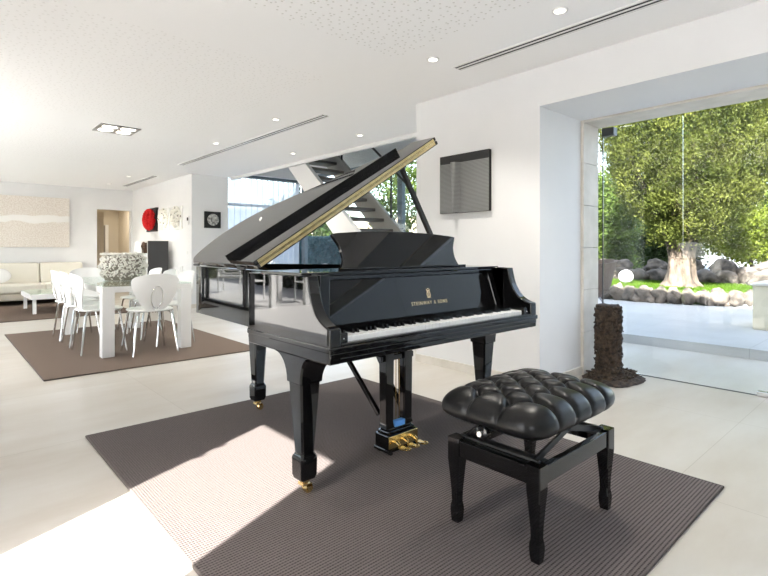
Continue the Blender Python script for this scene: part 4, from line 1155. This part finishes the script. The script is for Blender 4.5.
def boulder_mesh(bm, c, s, seed):
    mm = Matrix.Translation(c) @ Matrix.Rotation(seed * 1.7, 4, 'Z') @ Matrix.Diagonal((s[0], s[1], s[2], 1))
    res = bmesh.ops.create_icosphere(bm, subdivisions=3, radius=1.0)
    for v_ in res['verts']:
        d = v_.co.copy(); k = 1 + 0.42 * mnoise.noise(d * 1.4 + Vector((seed * 3.1, 0, 0))) + 0.2 * mnoise.noise(d * 3.5 + Vector((0, seed, 0)))
        v_.co = mm @ (d * k)


# lawn with a low rock edge: edge line in plan
edge = [(9.75, 5.6), (9.78, 4.6), (9.78, 3.6), (9.85, 2.9), (10.1, 2.3), (10.5, 1.85)]
ep = spline([(a, c, 0) for a, c in edge], 12)
bm = BM(); poly = [(p.x + 0.17, p.y) for p in ep] + [(11.6, 1.95), (12.3, 2.5), (12.3, 6.2), (9.95, 6.2)]
prism(bm, poly, lambda u, v, w_: (u, v, w_), 0.05, 0.335); solo('lawn', bm, M['soil'], 'raised green lawn bed around the big tree', 'lawn')
# grass blades
nb = 26000; vs = []; fs = []
px_ = rng.uniform(9.9, 12.28, nb); py_ = rng.uniform(2.0, 6.1, nb)
k = 0
for x, yv in zip(px_, py_):
    xe = np.interp(yv, [1.85, 2.3, 2.9, 3.6, 4.6, 5.6], [10.68, 10.28, 10.03, 9.96, 9.96, 9.93])
    if x < xe: continue
    if yv < 1.98 + (x - 11.6) * 0.8 and x > 11.6: continue
    a = rng.uniform(0, PI); h = rng.uniform(0.03, 0.065); dx, dy = 0.008 * math.cos(a), 0.008 * math.sin(a); ox, oy = rng.normal(0, 0.015, 2)
    vs += [(x - dx, yv - dy, 0.33), (x + dx, yv + dy, 0.33), (x + ox, yv + oy, 0.33 + h)]; fs.append((k, k + 1, k + 2)); k += 3
me = D.meshes.new('grass'); me.from_pydata(vs, [], fs); me.materials.append(M['grass']); go = D.objects.new('grass', me); COL.objects.link(go)
go['label'] = 'short green grass growing on the raised lawn bed'; go['category'] = 'grass'; go['kind'] = 'stuff'
# front rock edging
bm = BM(); d = 0; last = None; sd = 1
tot = 0
acc = 0.0
for a, c in zip(ep, ep[1:]):
    acc += (c - a).length
    if acc > 0.215:
        acc = 0; sd += 1
        boulder_mesh(bm, (c.x, c.y, 0.10 + 0.13), (random.uniform(0.12, 0.16), random.uniform(0.115, 0.15), random.uniform(0.13, 0.175)), sd)
        if random.random() < 0.6: boulder_mesh(bm, (c.x - 0.08, c.y + 0.12, 0.10 + 0.06), (0.08, 0.09, 0.08), sd + 50)
solo('rock_edging', bm, M['boulder'], 'low edging of pale rounded rocks in front of the lawn', 'rock edging', smooth='all')
bm = BM(); sd = 100
for k in range(12):
    y = 1.9 + k * 0.36; sd += 1; x = 12.65 + 0.25 * math.sin(k * 1.3)
    boulder_mesh(bm, (x, y, 0.44), (random.uniform(0.22, 0.32), random.uniform(0.22, 0.32), random.uniform(0.16, 0.24)), sd)
    if k % 2: boulder_mesh(bm, (x + 0.3, y + 0.1, 0.62), (0.25, 0.28, 0.2), sd + 40)
solo('rock_bank', bm, M['boulder'], 'bank of larger grey rocks behind the tree and lawn', 'rock bank', smooth='all')
bm = BM(); boulder_mesh(bm, (12.0, 2.05, 0.42), (0.34, 0.4, 0.28), 77)
solo('boulder', bm, M['boulder'], 'big pale sunlit boulder at the right end of the lawn', 'boulder', smooth='all')
bm = BM(); ball(bm, (11.0, 4.42, 0.335 + 0.15), 0.15, 28, 18)
r = thing('globe_lamp', 'white globe garden lamp on the lawn left of the tree', 'garden lamp', (11.0, 4.42, 0.335)); part('globe', bm, M['white'], r, smooth='all')
bm = BM(); lathe(bm, [(0.07, 0.0), (0.07, 0.03), (0.05, 0.04)], (11.0, 4.42, 0.325), 16); part('base', bm, M['frame'], r, smooth=True)


# trees -----------------------------------------------------------------
def leaves(name, n, pos_fn, size, mt, parent, up=0.0, aspect=0.45):
    pos, nrm = pos_fn(n); n = len(pos)
    a = rng.normal(size=(n, 3)); a[:, 2] += up; a += nrm * 0.6
    a /= np.linalg.norm(a, axis=1)[:, None]
    b_ = np.cross(a, rng.normal(size=(n, 3))); b_ /= np.linalg.norm(b_, axis=1)[:, None]
    s = size * rng.uniform(0.6, 1.3, n)[:, None]
    c = np.cross(a, b_)
    V = np.stack([pos - a * s * 0.5, pos + b_ * s * aspect * 0.5 + c * s * 0.1, pos + a * s * 0.5, pos - b_ * s * aspect * 0.5 + c * s * 0.1], 1).reshape(-1, 3)
    root = parent
    while root.parent: root = root.parent
    V -= np.array(root.location)
    me = D.meshes.new(name); me.vertices.add(len(V)); me.vertices.foreach_set('co', V.ravel())
    me.loops.add(4 * n); me.loops.foreach_set('vertex_index', np.arange(4 * n, dtype=np.int32))
    me.polygons.add(n); me.polygons.foreach_set('loop_start', np.arange(0, 4 * n, 4, dtype=np.int32)); me.polygons.foreach_set('loop_total', np.full(n, 4, dtype=np.int32))
    me.update(); me.validate(); me.materials.append(mt)
    o = D.objects.new(name, me); COL.objects.link(o); o.parent = parent; return o


def clumpy(c, rad, nclump, clump_r, shell=0.55, zmin=-1.0, taper=0.0):
    c = np.array(c); rad = np.array(rad)
    def fn(n):
        d = rng.normal(size=(nclump, 3)); d /= np.linalg.norm(d, axis=1)[:, None]
        rr = (shell + (1 - shell) * rng.random(nclump) ** 0.5)[:, None]
        cc = d * rr; cc = cc[cc[:, 2] > zmin]
        if taper:
            k = 1 - taper * np.clip(-cc[:, 2], 0, 1) ** 1.5; cc[:, 0] *= k; cc[:, 1] *= k
        cc = c + cc * rad
        idx = rng.integers(0, len(cc), n)
        off = rng.normal(size=(n, 3)) * clump_r * 0.5
        p = cc[idx] + off
        nn_ = (p - c) / rad; nn_ /= (np.linalg.norm(nn_, axis=1)[:, None] + 1e-6)
        return p, nn_
    return fn


TRX, TRY = 10.75, 3.29
tree = thing('garden_tree', 'big old cypress with pale trunk on the lawn beyond the glass', 'tree', (TRX, TRY, 0.335))
bm = BM(); rings = []
for z, rr in ((0.30, 0.42), (0.36, 0.33), (0.46, 0.265), (0.62, 0.23), (0.80, 0.215), (0.98, 0.215), (1.12, 0.24), (1.26, 0.27)):
    ring = []
    for q in range(40):
        a = 2 * PI * q / 40
        k = 1 + (0.28 * abs(math.sin(2.5 * a + 0.4)) - 0.12) * math.exp(-(z - 0.3) / 0.25) + 0.14 * math.sin(5 * a + z * 2) + 0.10 * mnoise.noise(Vector((math.cos(a) * 2, math.sin(a) * 2, z * 3)))
        ring.append((TRX + rr * k * math.cos(a), TRY + rr * k * math.sin(a), z))
    rings.append(ring)
loft(bm, rings); tk = part('trunk', bm, M['trunk'], tree, smooth='all')
for k in range(11):
    a = k * 2 * PI / 11 + 0.2; sp_ = random.uniform(0.55, 1.15)
    bm = BM(); P_ = [(TRX + 0.1 * math.cos(a), TRY + 0.1 * math.sin(a), 1.08), (TRX + 0.3 * sp_ * math.cos(a), TRY + 0.3 * sp_ * math.sin(a), 1.5), (TRX + 0.7 * sp_ * math.cos(a + 0.1), TRY + 0.7 * sp_ * math.sin(a + 0.1), 2.15), (TRX + 1.0 * sp_ * math.cos(a), TRY + 1.0 * sp_ * math.sin(a), 3.0)]
    pts = spline(P_, 5); tube(bm, pts, [0.11 * (1 - 0.75 * i / (len(pts) - 1)) for i in range(len(pts))], 8); part('limb', bm, M['limb'], tree, smooth='all')
leaves('crown', 300000, clumpy((TRX + 0.07, TRY - 0.11, 3.55), (1.58, 1.58, 2.75), 2600, 0.19, 0.58, -0.82, 0.45), 0.055, M['leaf_cyp'], tree, up=1.3, aspect=0.34)


def bush(name, label, cat, c, rad, n, mt, size=0.12, ncl=160, cr=0.3, trunk=None, group=None, zmin=-1, shell=0.4):
    r_ = thing(name, label, cat, (c[0], c[1], 0.2), 0, group)
    if trunk:
        bm = BM(); tube(bm, [(c[0], c[1], 0.15), (c[0] + 0.05, c[1], c[2] * 0.6), (c[0], c[1], c[2])], [trunk, trunk * 0.8, trunk * 0.4], 10); part('trunk', bm, M['limb'], r_, smooth='all')
    leaves('foliage', n, clumpy(c, rad, ncl, cr, shell, zmin), size, mt, r_)
    return r_


bush('hedge_shrub', 'bright yellow green rounded shrub right of the tree trunk', 'shrub', (15.6, 3.15, 1.40), (0.85, 0.85, 0.62), 16000, M['leaf_bright'], 0.10, 160, 0.3, 0.05)
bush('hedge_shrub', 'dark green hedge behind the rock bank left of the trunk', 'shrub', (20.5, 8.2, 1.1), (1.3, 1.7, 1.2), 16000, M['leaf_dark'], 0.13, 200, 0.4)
bush('hedge_shrub', 'dark hedge right behind the cypress trunk', 'shrub', (16.6, 5.3, 1.25), (0.7, 0.7, 1.1), 16000, M['leaf_dark'], 0.13, 200, 0.4)
bush('broadleaf_tree', 'green leafy tree left of the cypress beside the stone jamb', 'tree', (14.5, 6.4, 1.7), (0.6, 0.6, 1.25), 16000, M['leaf_mid'], 0.13, 160, 0.35, 0.1)
bush('broadleaf_tree', 'tall light green tree behind the cypress at the right edge', 'tree', (19.5, 2.9, 4.2), (2.2, 2.6, 3.0), 26000, M['leaf_mid'], 0.2, 260, 0.6, 0.2)
bush('broadleaf_tree', 'far green tree behind the dark hedge', 'tree', (28.0, 12.5, 2.8), (2.5, 3.0, 2.6), 16000, M['leaf_mid'], 0.24, 200, 0.7, 0.2)
bush('broadleaf_tree', 'tall dark tree rising straight behind the cypress crown', 'tree', (24.5, 7.2, 4.4), (1.6, 1.5, 3.4), 20000, M['leaf_mid'], 0.2, 220, 0.55, 0.2)
# outside the stair window
bush('broadleaf_tree', 'leafy tree outside the stair window beside the picture wall', 'tree', (10.0, 9.6, 1.9), (1.3, 1.3, 1.9), 6000, M['leaf_mid'], 0.15, 170, 0.4, 0.12)
bush('broadleaf_tree', 'loose tree seen through the open stair treads', 'tree', (9.4, 14.4, 1.6), (1.4, 1.3, 1.3), 12000, M['leaf_mid'], 0.15, 150, 0.4, 0.1)
hr = thing('ivy_hedge', 'blue green ivy hedge outside the stair window under the lid', 'hedge', (7.2, 10.6, 0.1))
bm = BM(); box(bm, (7.2, 8.9, 0.10), (7.5, 12.4, 1.32)); part('core', bm, M['limb'], hr)
def hp(n):
    p = np.stack([rng.normal(7.18, 0.03, n), rng.uniform(8.85, 12.45, n), rng.uniform(0.1, 1.40, n)], 1); return p, np.tile(np.array([[-1.0, 0, 0.2]]), (n, 1))
leaves('foliage', 14000, hp, 0.07, M['leaf_blue'], hr, aspect=0.8)
bm = BM(); box(bm, (12.2, 9, 0.20), (12.5, 22, 2.2)); solo('garden_wall', bm, colnoise('sand_wall', (0.62, 0.5, 0.36), (0.72, 0.6, 0.45), 3, 0.9), 'sand coloured garden wall above the ivy hedge', 'wall', kind='structure')
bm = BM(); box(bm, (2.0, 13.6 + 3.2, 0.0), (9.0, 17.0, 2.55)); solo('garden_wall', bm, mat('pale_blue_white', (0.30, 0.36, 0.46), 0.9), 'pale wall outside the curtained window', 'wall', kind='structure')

# cream block standing in for a reflection-like patch, wicker chair
bm = BM(); box(bm, (7.35, 0.55, 0.10), (8.1, 1.47, 0.63))
r = thing('cream_block', 'cream stand-in block on the terrace at the right edge', 'planter', (7.7, 1.0, 0.1)); part('body', bm, colnoise('cream_patch', (0.62, 0.56, 0.42), (0.70, 0.64, 0.5), 4, 0.8), r, bevel=0.01)
bm = BM(); box(bm, (7.33, 0.53, 0.631), (8.12, 1.49, 0.66)); part('coping', bm, M['stone'], r, bevel=0.006)
wc = thing('wicker_chair', 'brown wicker tub chair outside behind the stone jamb', 'chair', (7.6, 3.55, 0.10))
bm = BM(); rings = []
for z, rr in ((0.34, 0.10), (0.42, 0.20), (0.52, 0.255), (0.66, 0.285), (0.80, 0.315), (0.92, 0.34)):
    o1 = []; 
    for q in range(25):
        a = math.radians(-30) + math.radians(240) * q / 24; o1.append((7.6 + rr * math.cos(a - 2.0), 3.55 + rr * math.sin(a - 2.0), z - 0.12 * abs(q - 12) / 12 * (z - 0.3)))
    for q in range(24, -1, -1):
        a = math.radians(-30) + math.radians(240) * q / 24; o1.append((7.6 + (rr - 0.03) * math.cos(a - 2.0), 3.55 + (rr - 0.03) * math.sin(a - 2.0), z - 0.12 * abs(q - 12) / 12 * (z - 0.3)))
    rings.append(o1)
loft(bm, rings); part('tub', bm, M['wicker'], wc, smooth=True)
bm = BM(); lathe(bm, [(0.1, 0.33), (0.22, 0.40), (0.25, 0.44), (0.2, 0.46)], (7.6, 3.55, 0.0), 24); part('seat', bm, M['wicker'], wc, smooth=True)
for k in range(4):
    a = PI / 4 + k * PI / 2; bm = BM(); tube(bm, [(7.6 + 0.08 * math.cos(a), 3.55 + 0.08 * math.sin(a), 0.36), (7.6 + 0.24 * math.cos(a), 3.55 + 0.24 * math.sin(a), 0.102)], 0.013, 8); part('leg', bm, M['steel'], wc, smooth=True)

# left terrace, seen mirrored in the piano's side
hr = thing('dark_hedge', 'dark hedge along the left terrace, mirrored in the piano side', 'hedge', (-5.7, 11, -0.03))
bm = BM(); box(bm, (-6.1, 3, -0.03), (-5.4, 18.5, 1.25)); part('core', bm, M['limb'], hr)
def hp2(n):
    p = np.stack([rng.normal(-5.36, 0.06, n), rng.uniform(3, 18.5, n), rng.uniform(0.0, 1.35, n)], 1); return p, np.tile(np.array([[1.0, 0, 0.2]]), (n, 1))
leaves('foliage', 16000, hp2, 0.16, M['leaf_dark'], hr, aspect=0.8)
tt = thing('terrace_table', 'white terrace table, mirrored in the side of the piano', 'table', (-2.9, 8.9, -0.03))
bm = BM(); box(bm, (-3.35, 8.3, 0.68), (-2.45, 9.5, 0.73)); part('top', bm, M['white'], tt, bevel=0.004)
for x in (-3.28, -2.52):
    for y in (8.37, 9.43):
        bm = BM(); box(bm, (x - 0.05, y - 0.05, -0.029), (x + 0.05, y + 0.05, 0.68)); part('leg', bm, M['white'], tt)
tch = thing('terrace_chair', 'white terrace armchair nearest the dining window, mirrored in the piano', 'chair', (-2.1, 9.3, -0.03), 1.2, 'white terrace chairs')
def tube_part(nm, pts, r_, parent): 
    bm = BM(); tube(bm, pts, r_, 8); part(nm, bm, M['white'], parent, smooth=True, world=False)
for s in (-1, 1):
    tube_part('side_frame', [(s * 0.26, 0.24, 0.001), (s * 0.26, 0.24, 0.62), (s * 0.26, -0.22, 0.64), (s * 0.26, -0.26, 0.001)], 0.018, tch)
    tube_part('back_post', [(s * 0.24, -0.2, 0.42), (s * 0.24, -0.32, 0.88)], 0.018, tch)
bm = BM(); box(bm, (-0.25, -0.22, 0.40), (0.25, 0.25, 0.43)); part('seat', bm, M['white'], tch, world=False)
bm = BM()
for k in range(5): bar(bm, (-0.24, -0.22 - 0.024 * k, 0.5 + 0.09 * k), (0.24, -0.22 - 0.024 * k, 0.5 + 0.09 * k), 0.012, 0.05)
part('back_slats', bm, M['white'], tch, world=False)
dup(tch, (-3.75, 8.9, -0.03), -PI / 2, 'white terrace armchair beyond the terrace table, mirrored in the piano', 'white terrace chairs')
dup(tch, (-2.9, 10.1, -0.03), PI, 'white terrace armchair at the far end of the terrace table, mirrored', 'white terrace chairs')

dup(tch, (-2.4, 12.6, -0.03), 0.6, 'white terrace armchair standing apart farther along the terrace, mirrored', 'white terrace chairs')
hr = thing('clipped_hedge', 'lit green hedge closing the left terrace, mirrored in the piano side', 'hedge', (-4, 19.5, -0.03))
bm = BM(); box(bm, (-7.2, 19.3, -0.03), (-1.3, 19.9, 1.7)); part('core', bm, M['limb'], hr)
def hp3(n):
    p = np.stack([rng.uniform(-7.2, -1.3, n), rng.normal(19.25, 0.06, n), rng.uniform(0.0, 1.8, n)], 1); return p, np.tile(np.array([[0.0, -1.0, 0.2]]), (n, 1))
leaves('foliage', 12000, hp3, 0.13, M['leaf_mid'], hr, aspect=0.8)
